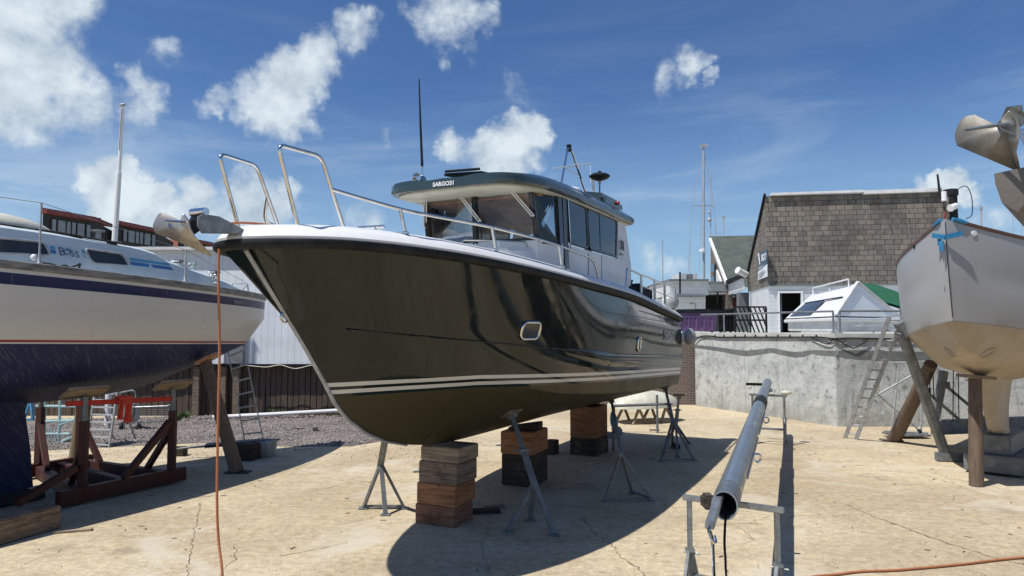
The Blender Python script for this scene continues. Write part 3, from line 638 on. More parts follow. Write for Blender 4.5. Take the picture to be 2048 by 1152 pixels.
k = MB(); pxbox(k, 1359, 547, 1373, 560, 50, 2.4); pxbox(k, 1388, 547, 1395, 560, 50, 2.4); k.build('chimney', 'boards', wb, 0, True)
k = MB(); pxbox(k, 1373, 548, 1388, 560, 50.2, 1.6); k.build('roof_vent', 'galvdull', wb, 0, True)
for a, b, r in ((P(1360, 544, 47.4), P(1360, 588, 47.4), .06), (P(1435, 585, 48.3), P(1435, 640, 48.3), .06), (P(1415, 584, 48.3), P(1462, 584, 48.3), .03)): k = MB(); k.tube([a, b], r, 6); k.build('drainpipe', 'cable', wb, 0, True)
k = MB(); k.prism([P(1455, 566, 48.2), P(1486, 553, 44), P(1490, 578, 44), P(1455, 590, 48.2)], (.2, .5, 0)); k.build('side_wing', 'boards', wb, 0, True)
k = MB(); k.beam(P(1454, 565, 48.0), P(1488, 551, 43.8), .3, .25); k.build('wing_gutter', 'cable', wb, 0, True)
k = MB(); pxbox(k, 1478, 585, 1498, 664, 45.2, .5); k.build('grey_doors', 'galvdull', wb, 0, True)
k = MB(); pxbox(k, 1461, 600, 1474, 616, 49.9, .1); k.build('notice_frame', 'fascia', wb, 0, True)
for q4 in ((1446, 592, 1454, 595), (1463, 591, 1470, 595)): k = MB(); pxbox(k, *q4, 50.0, .1); k.build('ceiling_lamp', 'white', wb, 0, True)
k = MB(); k.tube([P(1380, 607, 47.9), P(1391, 607, 47.9), P(1391, 618, 47.9)], .05, 6); k.build('handrail', 'galvdull', wb, 0, True)

# ---- purple bin, black crate stacks on the quay
def bin_(x0, x1, Y, mat, label):
    t_ = thing('large_bin', label, 'bin', tuple(P((x0 + x1) / 2, 666, Y) * 1))
    z0 = 2.4; a = P(x0, 640, Y); b = P(x1, 640, Y); zt = P(x0, 626, Y).z
    k = MB(); k.prism([(a.x, Y, z0 + .1), (b.x, Y, z0 + .1), (b.x + .05, Y - .06, zt), (a.x - .05, Y - .06, zt)], (0, .9, 0))
    for i in range(5): u = a.x + (b.x - a.x) * (i + .5) / 5; k.box((u, Y - .05, (z0 + zt) / 2), (.05, .08, zt - z0 - .2))
    k.box(((a.x + b.x) / 2, Y - .07, zt - .12), (b.x - a.x, .08, .06)); k.box(((a.x + b.x) / 2, Y - .05, zt - .3), (b.x - a.x, .06, .04)); k.build('body', mat, t_, .012, True)
    k = MB(); k.box(((a.x + b.x) / 2, Y + .4, zt + .05), (b.x - a.x + .16, 1.1, .1)); k.beam((a.x, Y - .1, zt + .11), (b.x, Y - .1, zt + .13), .06, .05); k.build('lid', 'black', t_, .015, True)
    for u in (a.x + .1, b.x - .1): k = MB(); k.lathe((u - .03, Y + .15, z0 + .07), (1, 0, 0), [(.08, 0), (.08, .06)], 12); k.build('wheel', 'black', t_, 0, True)
bin_(1352, 1431, 26.5, 'purple', 'purple wheeled bin with black lid behind the boat stern')
bin_(1438, 1468, 27.5, 'black', 'black wheeled bin between purple bin and stacked crates')
for j, (x0, x1, Y) in enumerate(((1470, 1500, 26.3), (1500, 1532, 26.0))):
    t_ = thing('lattice_stack', ('pile of black slatted frames leaning beside the black bin', 'pile of black slatted frames nearest the white building corner')[j], 'pallet stack', tuple(P((x0 + x1) / 2, 668, Y)), group='black lattice frames on the quay')
    for L_ in range(4):
        k = MB(); a = P(x0, 614, Y + L_ * .13); b = P(x1, 614, Y + L_ * .13); w = b.x - a.x; zt = a.z; z0 = 2.42
        for z in (z0, (z0 + zt) / 2, zt): k.beam((a.x, a.y, z), (b.x, b.y, z), .05, .06)
        for x in (a.x, b.x): k.beam((x, a.y, z0), (x, a.y, zt), .06, .06)
        for i in range(7):
            u = -.6 + i * .28; x_a = max(a.x, a.x + u * w); x_b = min(b.x, a.x + (u + .6) * w)
            if x_b > x_a: k.beam((x_a, a.y - .03, zt - (x_a - a.x - u * w) / (.6 * w) * (zt - z0)), (x_b, a.y - .03, zt - (x_b - a.x - u * w) / (.6 * w) * (zt - z0)), .03, .05)
        k.build('slatted_frame', 'black', t_, 0, True)

# ---- small white cabin boat on the quay, green canvas
wbt = thing('cabin_boat', 'small white boat with pitched white cabin on the quay', 'boat', tuple(P(1680, 668, 21.5)))
cor = P(1672, 668, 20.6); lf = P(1572, 668, 25.5); rt = P(1800, 668, 22.6); ld = (lf - cor); rd = (rt - cor); ld.z = rd.z = 0
z0 = 2.5; z1 = P(1672, 632, 20.6).z; zr = P(1715, 567, 21.6).z
def wp(u, v, z): q_ = cor + ld * u + rd * v; return Vector((q_.x, q_.y, z))
k = MB(); k.prism([wp(.02, .02, z0), wp(.98, .02, z0), wp(.98, .98, z0), wp(.02, .98, z0)], (0, 0, z1 - z0 - .13)); k.build('hull', 'white2', wbt, .03, True)
k = MB(); k.prism([wp(-.02, -.02, z1 - .16), wp(1.02, -.02, z1 - .16), wp(1.02, 1.02, z1 - .16), wp(-.02, 1.02, z1 - .16)], (0, 0, .12)); k.build('rubbing_strake', 'white', wbt, .03, True)
k = MB(); b_ = [wp(0, 0, z1), wp(1, 0, z1), wp(1, 1, z1), wp(0, 1, z1)]; r1 = wp(.04, .38, zr); r2 = wp(.92, .4, zr - .12); k.add(b_ + [r1, r2], [(0, 1, 5, 4), (2, 3, 4, 5), (0, 4, 3), (1, 2, 5), (3, 2, 1, 0)]); k.build('cabin', 'white', wbt, 0, True)
fa = b_[0]; e1 = (b_[1] - b_[0]); e2 = (r1 - b_[0])
nrm = e1.cross(e2).normalized(); nrm = nrm if nrm.z > 0 else -nrm
def roofp(u, v, h=.012): return b_[0] + e1 * u + (r1 - b_[0]) * v * (1 - u) + (r2 - b_[1]) * v * u + nrm * h
k = MB(); k.prism([roofp(.48, .06), roofp(.93, .06), roofp(.88, .56), roofp(.44, .56)], nrm * .01); k.build('roof_window', 'glassdk', wbt, 0, True)
k = MB(); k.prism([roofp(.10, .57), roofp(.90, .57), roofp(.90, .60), roofp(.10, .60)], nrm * .02); k.build('roof_seam', 'cable', wbt, 0, True)
k = MB(); k.beam(b_[3] + Vector((0, 0, .03)), r1 + Vector((0, 0, .05)), .1, .06); k.beam(b_[0] + Vector((0, 0, .03)), r1 + Vector((0, 0, .05)), .08, .05); k.build('gable_trim', 'white2', wbt, .01, True)
k = MB(); a = roofp(.12, .9); b = roofp(.9, .9); k.tube([a, a + Vector((0, 0, .27)), b + Vector((0, 0, .27)), b], .025, 7); k.tube([(a + b) / 2, (a + b) / 2 + Vector((0, 0, .12))], .02, 6); k.build('grab_rail', 'white', wbt, 0, True)
k = MB(); k.prism([wp(-.035, .2, z1 - .3), wp(-.035, .98, z1 - .28), wp(-.035, .96, z0 + .2), wp(-.035, .3, z0 + .2)], (wp(-.03, 0, 0) - wp(0, 0, 0)) * .6); k.build('stern_panel', 'white', wbt, .01, True)
cv = MB(); cv.grid([[P(1712, 565, 30), P(1750, 568, 30.5), P(1800, 585, 31)], [P(1722, 575, 28.5), P(1752, 588, 28.8), P(1800, 606, 29)], [P(1738, 592, 28), P(1765, 603, 28), P(1800, 612, 28)]]); cv.grid([[P(1712, 565, 30.1), P(1750, 568, 30.6), P(1800, 585, 31.1)], [P(1738, 596, 28.6), P(1765, 607, 28.6), P(1800, 618, 28.6)]])
cn = thing('canvas_awning', 'dark green canvas awning stretched behind the small white boat', 'awning', (P(1760, 590, 28).x, 28.5, 2.4)); cv.build('canvas', 'canvas', cn, 0, True)
for px in (1745, 1800): k = MB(); k.tube([P(px, 598, 28.4), Vector((P(px, 598, 28.4).x, 28.4, 2.4))], .03, 6); k.build('pole', 'galvdull', cn, 0, True)

# ---- masts of boats beyond
def mast(name, pts, r, label, parts=()):
    b0 = P(pts[1][0], pts[1][1], pts[2]); b0.z = 0
    t_ = thing(name, label, 'mast', tuple(b0), group='yacht masts beyond the quay')
    k = MB(); k.tube([P(pts[1][0], pts[1][1], pts[2]), P(pts[0][0], pts[0][1], pts[2])], [r, r * .75], 8); k.build('pole', 'alu', t_, 0, True)
    for nm, fn in parts: k = MB(); fn(k); k.build(nm, 'alu' if nm != 'radar_dome' else 'white', t_, 0, True)
    return t_
mast('mast', ((1407, 296), (1408, 640), 62), .13, 'tallest white mast with spreaders and radar, left of green roof', [
    ('spreader', lambda k: (k.tube([P(1384, 411, 62), P(1428, 411, 62)], .05, 6))), ('masthead', lambda k: (k.box(P(1407, 292, 62), (.5, .3, .28)), k.tube([P(1403, 295, 62), P(1416, 289, 62)], .05, 5))),
    ('shroud', lambda k: [k.tube([P(1407, 300, 62), P(1384, 411, 62), P(1376, 545, 62)], .022, 4), k.tube([P(1407, 300, 62), P(1428, 411, 62), P(1436, 545, 62)], .022, 4), k.tube([P(1407, 330, 62), P(1398, 545, 62)], .018, 4)]),
    ('radar_dome', lambda k: k.lathe(P(1405, 501, 61.6), (0, 0, 1), [(.1, -.14), (.28, -.1), (.28, .1), (.1, .16)], 12))])
mast('mast', ((1421, 340), (1422, 640), 66), .055, 'thin mast with two small white lamps beside the tallest mast', [('lamp', lambda k: k.ball(P(1419, 440, 65.9), .22)), ('lamp', lambda k: k.ball(P(1418, 425, 65.9), .12)), ('shroud', lambda k: k.tube([P(1421, 345, 66), P(1434, 480, 66)], .02, 4))])
mast('mast', ((1325, 480), (1326, 640), 60), .055, 'bare thin mast just right of the stern rail')
mast('mast', ((1447, 432), (1447, 500), 90), .09, 'short distant mast rising over the green roof ridge', [('masthead', lambda k: k.box(P(1447, 434, 90), (.4, .2, .3)))])
for x, y in ((1440, 460), (1436, 465)): mast('mast', ((x, y), (x, 500), 110), .05, 'faint hair-thin mast tips over the green roof')
mast('mast', ((1962, 415), (1962, 470), 70), .10, 'short dark mast between shingled building and right-hand hull', [('masthead', lambda k: k.box(P(1962, 416, 70), (.3, .2, .3)))])
for x, y in ((1380, 470), (2025, 400), (2043, 432)): mast('mast', ((x, y), (x + (4 if x > 2000 else 0), 640), 95), .05, ('hair-thin mast left of the tallest one' if x < 1500 else 'hair-thin mast at the right picture edge'))

# ---- left background: white shed over a dark fence, red tiled building with dormers
sh = thing('white_shed', 'pale corrugated shed wall overhanging the dark timber fence', 'building', (P(470, 660, 20.9).x, 20.9, 0))
zs0 = P(500, 728, 20.85).z; zs1 = P(400, 500, 20.85).z
xa = P(-60, 600, 20.85).x; xb = P(900, 600, 20.85).x
k = MB(); k.prism([(xa, 20.85, zs0), (xb, 20.85, zs0), (xb, 20.85, zs1), (xa, 20.85, zs1)], (0, 6, 0)); k.build('sheet_wall', 'vboards', sh, 0, True)
k = MB(); k.beam((xa, 20.78, zs1 + .03), (xb, 20.78, zs1 + .03), .2, .1); k.build('gutter', 'white2', sh, .01, True)
k = MB(); k.beam((xa, 20.83, zs0 - .03), (xb, 20.83, zs0 - .03), .06, .06); k.build('bottom_trim', 'cable', sh, 0, True)
for px in (475, 446):
    k = MB(); k.box(P(px, 655, 20.8), (.42 if px == 475 else .12, .09, 2.1)); k.build('wall_post', ('galvdull', 'white')[px == 446], sh, 0, True)
fe = thing('timber_fence', 'dark vertical board fence under the white shed', 'fence', (P(500, 830, 21.05).x, 21.05, 0)); fx = xa
while fx < xb:
    pass; k = MB()
    if fx == xa: k1 = MB()
    wv = random.uniform(.15, .21); k1.box((fx + wv / 2, 21.07 + random.uniform(-.012, .012), zs0 / 2 - .02), (wv - .022, .035, zs0 - .05)); fx += wv
k1.build('boards', pbr('fence_boards', (.11, .078, .055), .85, col2=(.055, .042, .033), scale=3, stretch=(5, 5, .6), bump=.004), fe, 0, True)
k = MB(); k.box(((xa + xb) / 2, 21.16, zs0 / 2), (xb - xa, .06, zs0)); k.build('backing', 'darkwood', fe, 0, True)
for px in (395, 448, 475):
    k = MB(); k.box((P(px, 700, 20.95).x, 20.96, zs0 / 2 - .04), (.2, .14, zs0 - .08)); k.build('post', 't_grey', fe, .01, True)
pi_ = MB(); pi_.tube([P(425, 836, 20.2), P(560, 829, 20.5), P(700, 821, 20.8)], .055, 8); v0 = [v.copy() for v in pi_.v]; 
mn = min(v.z for v in pi_.v); pi_.v = [v - Vector((0, 0, mn - .01)) for v in pi_.v]; solo(pi_, 'pipe', 'white', 'white plastic pipe lying along the foot of the fence', 'pipe')
sc_ = MB(); sc_.tube(smoothpath([P(px, py, 20.7) for px, py in [(480, 729), (530, 734), (560, 730), (590, 737), (620, 731), (640, 729)]]), .012, 5); solo(sc_, 'cable', 'cream', 'thin pale cable drooping below the shed wall', 'cable')
rb = thing('red_roofed_building', 'red tiled building with three dark dormers behind the yacht', 'building', (-14, 30, 0))
dv = Vector((.197, 1, 0)).normalized()
k = MB(); e0 = P(60, 500, 27); e1_ = P(440, 500, 45); t0 = P(60, 447, 29.5); t1 = P(440, 490, 48); k.prism([e0, e1_, t1, t0], (-.2, 1, -.3)); k.build('roof', 'tile', rb, 0, True)
k = MB(); k.prism([(e0.x, e0.y, 0), (e1_.x, e1_.y, 0), (e1_.x, e1_.y, e1_.z), (e0.x, e0.y, e0.z)], (-6, 1, 0)); k.build('wall', 'darkwood', rb, 0, True)
for i, (x0, y0, x1, y1, h, Y0_, Y1_) in enumerate(((86, 424, 188, 441, 54, 26.5, 29.3), (232, 447, 316, 464, 40, 31, 34.3), (356, 478, 420, 489, 26, 37, 40.5))):
    dm = MB(); A_ = P(x0, y0, Y0_); B_ = P(x1, y1, Y1_); A2 = P(x0, y0 + h, Y0_); B2 = P(x1, y1 + h, Y1_); A2.x, A2.y = A_.x, A_.y; B2.x, B2.y = B_.x, B_.y
    dm.prism([A_, B_, B2, A2], (-.5, 2.6, -.2)); dob = dm.build('dormer', 'darkwood', rb, 0, True)
    up2 = Vector((0, 0, 1)); dirx = (B_ - A_); dn = Vector((dirx.y, -dirx.x, 0)).normalized()
    f_ = MB(); f_.beam(A_ - dirx * .04 + dn * .12 + up2 * .02, B_ + dirx * .03 + dn * .12 + up2 * .02, .3, .17); f_.prism([A_ - dirx * .04 + up2 * .11, B_ + dirx * .03 + up2 * .11, B_ + dirx * .03 + up2 * .06 + Vector((-.5, 2.8, 0)), A_ - dirx * .04 + up2 * .06 + Vector((-.5, 2.8, 0))], (0, 0, .06)); f_.build('dormer_fascia', 'fascia', dob, .01, True)
    for u in (.2, .36, .48, .58, .74, .88):
        wv = .1 if u in (.36, .74) else .05; w2 = MB(); Hh = A_.z - A2.z
        pA = A_ + dirx * (u - wv / 1.0) + dn * .03 - up2 * Hh * .22; pB = A_ + dirx * (u + wv / 2.6) + dn * .03 - up2 * Hh * .22
        w2.prism([pA, pB, pB - up2 * Hh * .6, pA - up2 * Hh * .6], dn * .03); w2.build('window', pbr('dormer_pane', (.22, .24, .25), .15) if u == .2 and i == 0 else bpy.data.materials['dormer_pane'], dob, 0, True)
k = MB(); k.lathe(P(196, 465, 28), (0, 0, 1), [(.12, -.3), (.12, 0), (.25, .02), (.25, .1)], 10); k.build('flue', 'galv', rb, 0, True)
fp = thing('flagpole', 'white flagpole rising behind the left yacht', 'flagpole', tuple(P(228, 657, 19.) * 1))
k = MB(); p0_ = P(228, 500, 19); p0_.z = 0; p1_ = P(238, 345, 19); p2_ = P(246, 212, 19)
k.tube([P(228, 500, 19), p1_, p1_ + Vector((0, 0, .01)), p2_], [.075, .07, .052, .045], 10); k.build('pole', 'white', fp, 0, True)
k = MB(); k.tube([P(241, 213, 19), P(250, 208, 19)], .03, 6); k.tube([P(240, 209, 18.95), P(249, 208, 18.95)], .02, 5); k.tube([P(243, 217, 18.95), P(238, 300, 18.95)], .008, 4); k.build('masthead_fitting', 'galvdull', fp, 0, True)
k = MB(); k.tube([Vector((P(228, 500, 19).x - .02, 19, 0)), P(228, 500, 19)], .08, 10); k.build('lower_pole', 'white', fp, 0, True)
# weeds by the fence
for j, (px, py) in enumerate(((366, 838), (352, 842), (566, 826))):
    wd = MB(); b0 = G(px, py); b0.y = min(b0.y, 20.9)
    for i in range(70):
        a = random.random() * 6.28; L = random.uniform(.08, .26); t_ = Vector((math.cos(a) * L * .5, math.sin(a) * L * .5, L)); s0_ = b0 + Vector((random.uniform(-.15, .15), random.uniform(-.1, .1), 0)); n_ = Vector((-math.sin(a), math.cos(a), 0)) * .018
        wd.add([s0_, s0_ + t_ * .6 + n_, s0_ + t_, s0_ + t_ * .6 - n_], [(0, 1, 2, 3)])
    solo(wd, 'weed', 'leaf', ('low green weed at the fence foot beside the trolley', 'small weed left of the bigger one by the trolley', 'weed against the fence behind the ladder')[j], 'weed')

# ================================================================== MAIN MOTOR BOAT
B = Frame(-0.89, 9.686, 26.4)
boat = thing('motor_boat', 'large dark green motor boat with wheelhouse standing on timber blocks', 'boat', (B.O.x, B.O.y, 0), -B.psi)
bp = B.at
S0 = -3.72
def wS(s): u = min(1, max(0, (s - S0) / 5.2)); return 1.57 * (1 - (1 - u) ** 2.3) ** .53 - max(0, s - 4) * .012
zS = pchip([S0, -3, -2, -1, .7, 3.5, 5.5, 7.47], [3.37, 3.395, 3.375, 3.335, 3.26, 3.15, 2.98, 2.80])
def wN(s): u = min(1, max(0, (s + 2.97) / 5.6)); return 1.50 * (1 - (1 - u) ** 2.0) ** .88
def wC(s): u = min(1, max(0, (s + 2.56) / 6.0)); return 1.43 * (1 - (1 - u) ** 2.0) ** .92
def span(a, b, n, pw=1.6): return [a + (b - a) * (i / n) ** pw for i in range(n + 1)]
def solved(pxs, wf, start, end):
    q = [B.solve(px, py, wf) for px, py in pxs]; q = [start] + [x for x in q] + [end]
    q.sort(key=lambda v: v[1] if not isinstance(v, tuple) else v[1]); f = pchip([v[1] for v in q], [v[2] for v in q]); return f
zN = solved([(690, 658), (760, 665), (860, 674), (980, 685), (1110, 697), (1230, 709)], wN, (0, -2.97, 2.62), (1.5, 7.47, 1.98))
zC = solved([(760, 745), (860, 757), (1000, 768), (1130, 787), (1250, 784)], wC, (0, -2.56, 2.13), (1.4, 7.47, 1.36))
K_ = [(0, -2.29, 1.79), (0, -2.17, 1.68), (0, -2.06, 1.59), (0, -1.76, 1.41), (0, -1.37, 1.255), (0, -.93, 1.15), (0, -.3, 1.065), (0, .4, 1.035), (0, 1.6, 1.03), (0, 3, 1.03), (0, 5, 1.01), (0, 7.47, .98)]
N_ = [(wN(s), s, zN(s)) for s in span(-2.97, 7.47, 40)]
C_ = [(wC(s), s, zC(s)) for s in span(-2.56, 7.47, 40)]
def stem_s(z): return pchip([1.79, 2.01, 2.76, 3.065, 3.33], [-2.29, -2.45, -3.06, -3.33, -3.56])(z)
S_ = [(max(0, wS(s + .0) - .045) if i else 0, s, zS(s)) for i, s in enumerate(span(-3.57, 7.47, 50))]
rows = hull_grid([K_, C_, N_, S_], 90, 7, [lambda t: .02 * min(1, t * 4), lambda t: .02 * min(1, t * 3) - .03 * max(0, 1 - t * 3), lambda t: -.06 * max(0, 1 - t * 1.6) + .03 * min(1, t * 2)], 1.5)
hm = hull_mb(rows)
def bline(q, y, z, o): return q.m('SUBTRACT', z, q.m('MULTIPLY_ADD', q.m('MAXIMUM', q.m('ADD', y, .6), 0.), -.036, 1.895))
mh, th_, bh, qh, vh = hull_mat('motor_boat_paint', bline, [(-.035, (.052, .043, .016)), (.0, (.010, .022, .02)), (.045, (.62, .60, .55)), (.08, (.012, .015, .014)), (.125, (.62, .60, .55)), (9, (.007, .0115, .0105))], .045, 0, None, .004, .42)
gl_ = qh.m('GREATER_THAN', vh, -.035); dust = qh.noise(qh.n('ShaderNodeTexCoord').outputs['Object'], 2.3, 8, .7)
th_.links.new(qh.m('ADD', qh.m('MULTIPLY_ADD', gl_, -.42, .47), qh.ss(dust, .42, .75, 0, .16)), bh.inputs['Roughness'])
hull = hm.build('hull', mh, boat, smooth=28)
hit = hitter(hm, B)
k_ = MB(); k_.tube([V_ for V_ in [Vector((wN(s) + .004, s, zN(s))) for s in span(-2.5, .9, 40, 1.2)]], .009, 6); k_.build('knuckle_strip', mh, boat, smooth=60)
k_ = MB(); k_.tube([mirror(Vector((wN(s) + .004, s, zN(s)))) for s in span(-2.5, .9, 40, 1.2)], .009, 6); k_.build('knuckle_strip', mh, boat, smooth=60)
# stem band
k = MB(); stem = [(0, stem_s(z) - .012, z) for z in (3.33, 3.1, 2.8, 2.4, 2.05, 1.79)] + [(0, p[1] - .012, p[2] - .008) for p in K_[1:6]]
k.tube(stem, [.022] * 6 + [.02, .02, .018, .015, .01], 6); k.build('stem_band', 'alu', boat)
e_ = bp(573, 634, 0); k = MB(); k.tube([(0, e_[1] - .02 - .055 * math.cos(a), e_[2] - .055 * math.sin(a)) for a in [i * math.pi / 8 for i in range(16)]], .012, 7, True); k.build('bow_eye', 'steel', boat)
# rub rail (black) all round
def sheerpath(dw=0., dz=0., n=60, far=True, send=7.47):
    near = [Vector((wS(s) + dw if i else 0, s - (dw if i < 1 else dw * max(0, 1 - i / 9.)), zS(s) + dz)) for i, s in enumerate(span(S0, send, n, 1.9))]
    return near
def closedstrip(sections):             # sections: list of profiles along the near sheer; mirrored to the far side
    k = MB(); allr = [[mirror(p) for p in r] for r in reversed(sections[1:])] + sections; k.grid(allr, True)
    for r in (allr[0], allr[-1]): k.add(r, [tuple(range(len(r)))])
    return k
base = sheerpath()
def sec(p, i, prof):                   # profile in (outward, up), outward measured in plan normal to the sheer
    a = base[max(0, i - 1)]; b = base[min(len(base) - 1, i + 1)]
    if i == 0: nrm_ = Vector((0, -1, 0))
    else: t = (b - a); nrm_ = Vector((t.y, -t.x, 0)).normalized()
    return [p + nrm_ * o + Vector((0, 0, u)) for o, u in prof]
prof = [(-.06, -.046), (.012, -.05), (.042, -.025), (.05, .006), (.042, .032), (.01, .044), (-.06, .044)]
rr = closedstrip([sec(p, i, prof) for i, p in enumerate(base)]); rr.build('rub_rail', 'black', boat, smooth=50)
# white gunwale moulding above, leaning in, and the deck
prof = [(.015, .042), (.02, .065), (-.02, .115), (-.09, .165), (-.17, .195), (-.21, .19), (-.24, .12), (-.12, .05)]
gw = closedstrip([sec(p, i, prof) for i, p in enumerate(base)]); gw.build('gunwale', 'white', boat, smooth=45)
dk = MB()
for rws in ([[Vector((p.x - .15 if p.x > .2 else p.x * .3, p.y + (.17 * max(0, 1 - i / 14.)), p.z + .13)), Vector((0, p.y + (.17 * max(0, 1 - i / 14.)), p.z + .14))] for i, p in enumerate(base)],): dk.grid(rws); dk.grid([[mirror(v) for v in r] for r in rws])
dk.build('deck', 'white', boat, smooth=50)
# knuckle pontoon along the after half: rounded spray chine with a blunt front
k = MB(); rws = []
for i in range(25):
    u = i / 24; s = .75 + (7.5 - .75) * u; zt = zN(s) + .03; zb = zN(s) - .05 - .17 * min(1, u * 4) ** .7; ww = wN(s) - .03; o_ = .075 * min(1, (u + .02) * 6) ** .6
    rws.append([Vector((ww - .06, s, zt)), Vector((ww + o_ * .8, s, zt - .005)), Vector((ww + o_, s, zt - .03)), Vector((ww + o_ * .95, s, (zt + zb) / 2)), Vector((ww + o_ * .5, s, zb + .02)), Vector((ww - .1, s, zb))])
for sg_ in (1, -1):
    k = MB(); rr_ = rws if sg_ == 1 else [[mirror(v) for v in r] for r in rws]; k.grid(rr_, True); k.add(rr_[0], [(0, 1, 2, 3, 4, 5)]); k.add(rr_[-1], [(0, 1, 2, 3, 4, 5)]); k.build('spray_chine', mh, boat, smooth=50)
# bathing platform
k = MB(); k.box((0, 7.69, 2.0), (2.9, .44, .08)); pl = k.build('bathing_platform', 'galvdull', boat, .02)
k = MB(); k.box((1.32, 7.6, 1.86), (.12, .22, .2)); k.box((-1.32, 7.6, 1.86), (.12, .22, .2)); k.build('bracket', 'black', pl, .01)
# porthole
def surf_basis(px, py, dx=6):
    c, n = hit(px, py); a, _ = hit(px - dx, py); b, _ = hit(px + dx, py); x = (b - a).normalized(); y = n.cross(x); 
    if y.z < 0: y = -y
    return c, n, x, y
c, n, x, y = surf_basis(1060, 661)
def rrect(c, n, x, y, w, h, r, m=5):
    o = []
    for sx_, sy_, a0 in ((1, 1, 0), (-1, 1, 90), (-1, -1, 180), (1, -1, 270)):
        for i in range(m + 1):
            a = rad(a0 + 90 * i / m); o.append(c + x * (sx_ * (w / 2 - r) + r * math.cos(a)) + y * (sy_ * (h / 2 - r) + r * math.sin(a)))
    return o
k = MB(); k.tube(rrect(c + n * .012, n, x, y, .385, .225, .085), .021, 8, True); ph = k.build('porthole', 'steel', boat, smooth=60)
k = MB(); k.prism(rrect(c + n * .004, n, x, y, .37, .21, .08), n * .012); k.build('pane', 'glassdk', ph)
c, n, x, y = surf_basis(1277, 688)
k = MB(); k.tube(rrect(c + n * .012, n, x, y, .16, .23, .04), .022, 6, True); fh = k.build('hawse_frame', 'steel', boat, smooth=60)
k = MB(); k.prism(rrect(c + n * .004, n, x, y, .15, .21, .04), n * .008); k.build('opening', 'blackgloss', fh)
# hull lettering
c, n, x, y = surf_basis(1338, 671)
text_mb('SARGO', .27, basis(c + n * .012, x, y), .004, .0, 1.0, .004).build('lettering', 'lettersilver', boat)
# bow thruster tunnel and keel strake
c, n = hit(856, 866); k = MB(); k.lathe(c - n * .05, n, [(.14, 0), (.14, .052), (.115, .056), (.115, 0)], 20); tt_ = k.build('thruster_tunnel', mh, boat)
k = MB(); k.lathe(c - n * .03, n, [(.114, 0), (.114, .03)], 20); k.build('opening', 'blackgloss', tt_)

# ---- coach roof and wheelhouse (local coordinates: sideways, along, up)
def loftbox(secs, name, mat, parent, bevel=.03):     # secs: (s, half width bottom, half width top, z bottom, z top)
    k = MB(); rws = [[Vector((-wb, s, zb)), Vector((-wt, s, zt)), Vector((wt, s, zt)), Vector((wb, s, zb))] for s, wb, wt, zb, zt in secs]
    k.grid(rws, True); k.add(rws[0], [(0, 1, 2, 3)]); k.add(rws[-1], [(3, 2, 1, 0)]); return k.build(name, mat, parent, bevel, smooth=40)
loftbox([(-1.9, .35, .25, 3.4, 3.53), (-1.2, .72, .6, 3.4, 3.60), (0.2, .92, .82, 3.35, 3.70), (.98, 1.0, .9, 3.3, 3.78)], 'coach_roof', 'white', boat, .04)
SILL, TOPZ = 3.88, 4.60
botp = [(-1.10, 1.42), (-.92, .98), (0, .80), (.92, .98), (1.10, 1.42)]
topp = [(-1.08, 1.36), (-.90, .78), (0, .74), (.90, .78), (1.08, 1.36)]
k = MB()      # lower wheelhouse wall, U shaped in plan
pl_ = [Vector((w, s, 0)) for w, s in ((1.14, 4.92), (1.12, 1.42), (.94, .94), (0, .77), (-.94, .94), (-1.12, 1.42), (-1.14, 4.92))]
pi2 = [Vector((w, s, 0)) for w, s in ((1.06, 4.92), (1.04, 1.46), (.88, 1.03), (0, .86), (-.88, 1.03), (-1.04, 1.46), (-1.06, 4.92))]
k.grid([[p + Vector((0, 0, z)) for p in pl_] for z in (3.2, SILL)]); k.grid([[p + Vector((0, 0, z)) for p in pi2] for z in (3.2, SILL)])
k.grid([[p + Vector((0, 0, SILL)) for p in pl_], [p + Vector((0, 0, SILL)) for p in pi2]]); house = k.build('wheelhouse', 'white', boat, smooth=30)
def pane(parent, a0, a1, b1, b0, mat, name='pane', th=.012):
    n_ = (a1 - a0).cross(b0 - a0).normalized(); k = MB(); k.prism([a0, a1, b1, b0], n_ * th); return k.build(name, mat, parent)
V = Vector
ws_ = MB()
for (bw_, bs), (tw, ts) in zip(botp[1:4], topp[1:4]): ws_.beam((bw_, bs, SILL - .02), (tw, ts, TOPZ + .04), .085, .07, (0, -1, 0))
for i in range(1, 3):
    ws_.beam((botp[i][0], botp[i][1], SILL + .0), (botp[i + 1][0], botp[i + 1][1], SILL + .0), .06, .08); ws_.beam((topp[i][0], topp[i][1], TOPZ + .03), (topp[i + 1][0], topp[i + 1][1], TOPZ + .03), .06, .08)
wsf = ws_.build('windscreen_frame', 'blackgloss', boat, .012)
for i in (1, 2):
    pane(wsf, V((*botp[i], SILL)), V((*botp[i + 1], SILL)), V((*topp[i + 1], TOPZ)), V((*topp[i], TOPZ)), 'glassclear', 'pane')
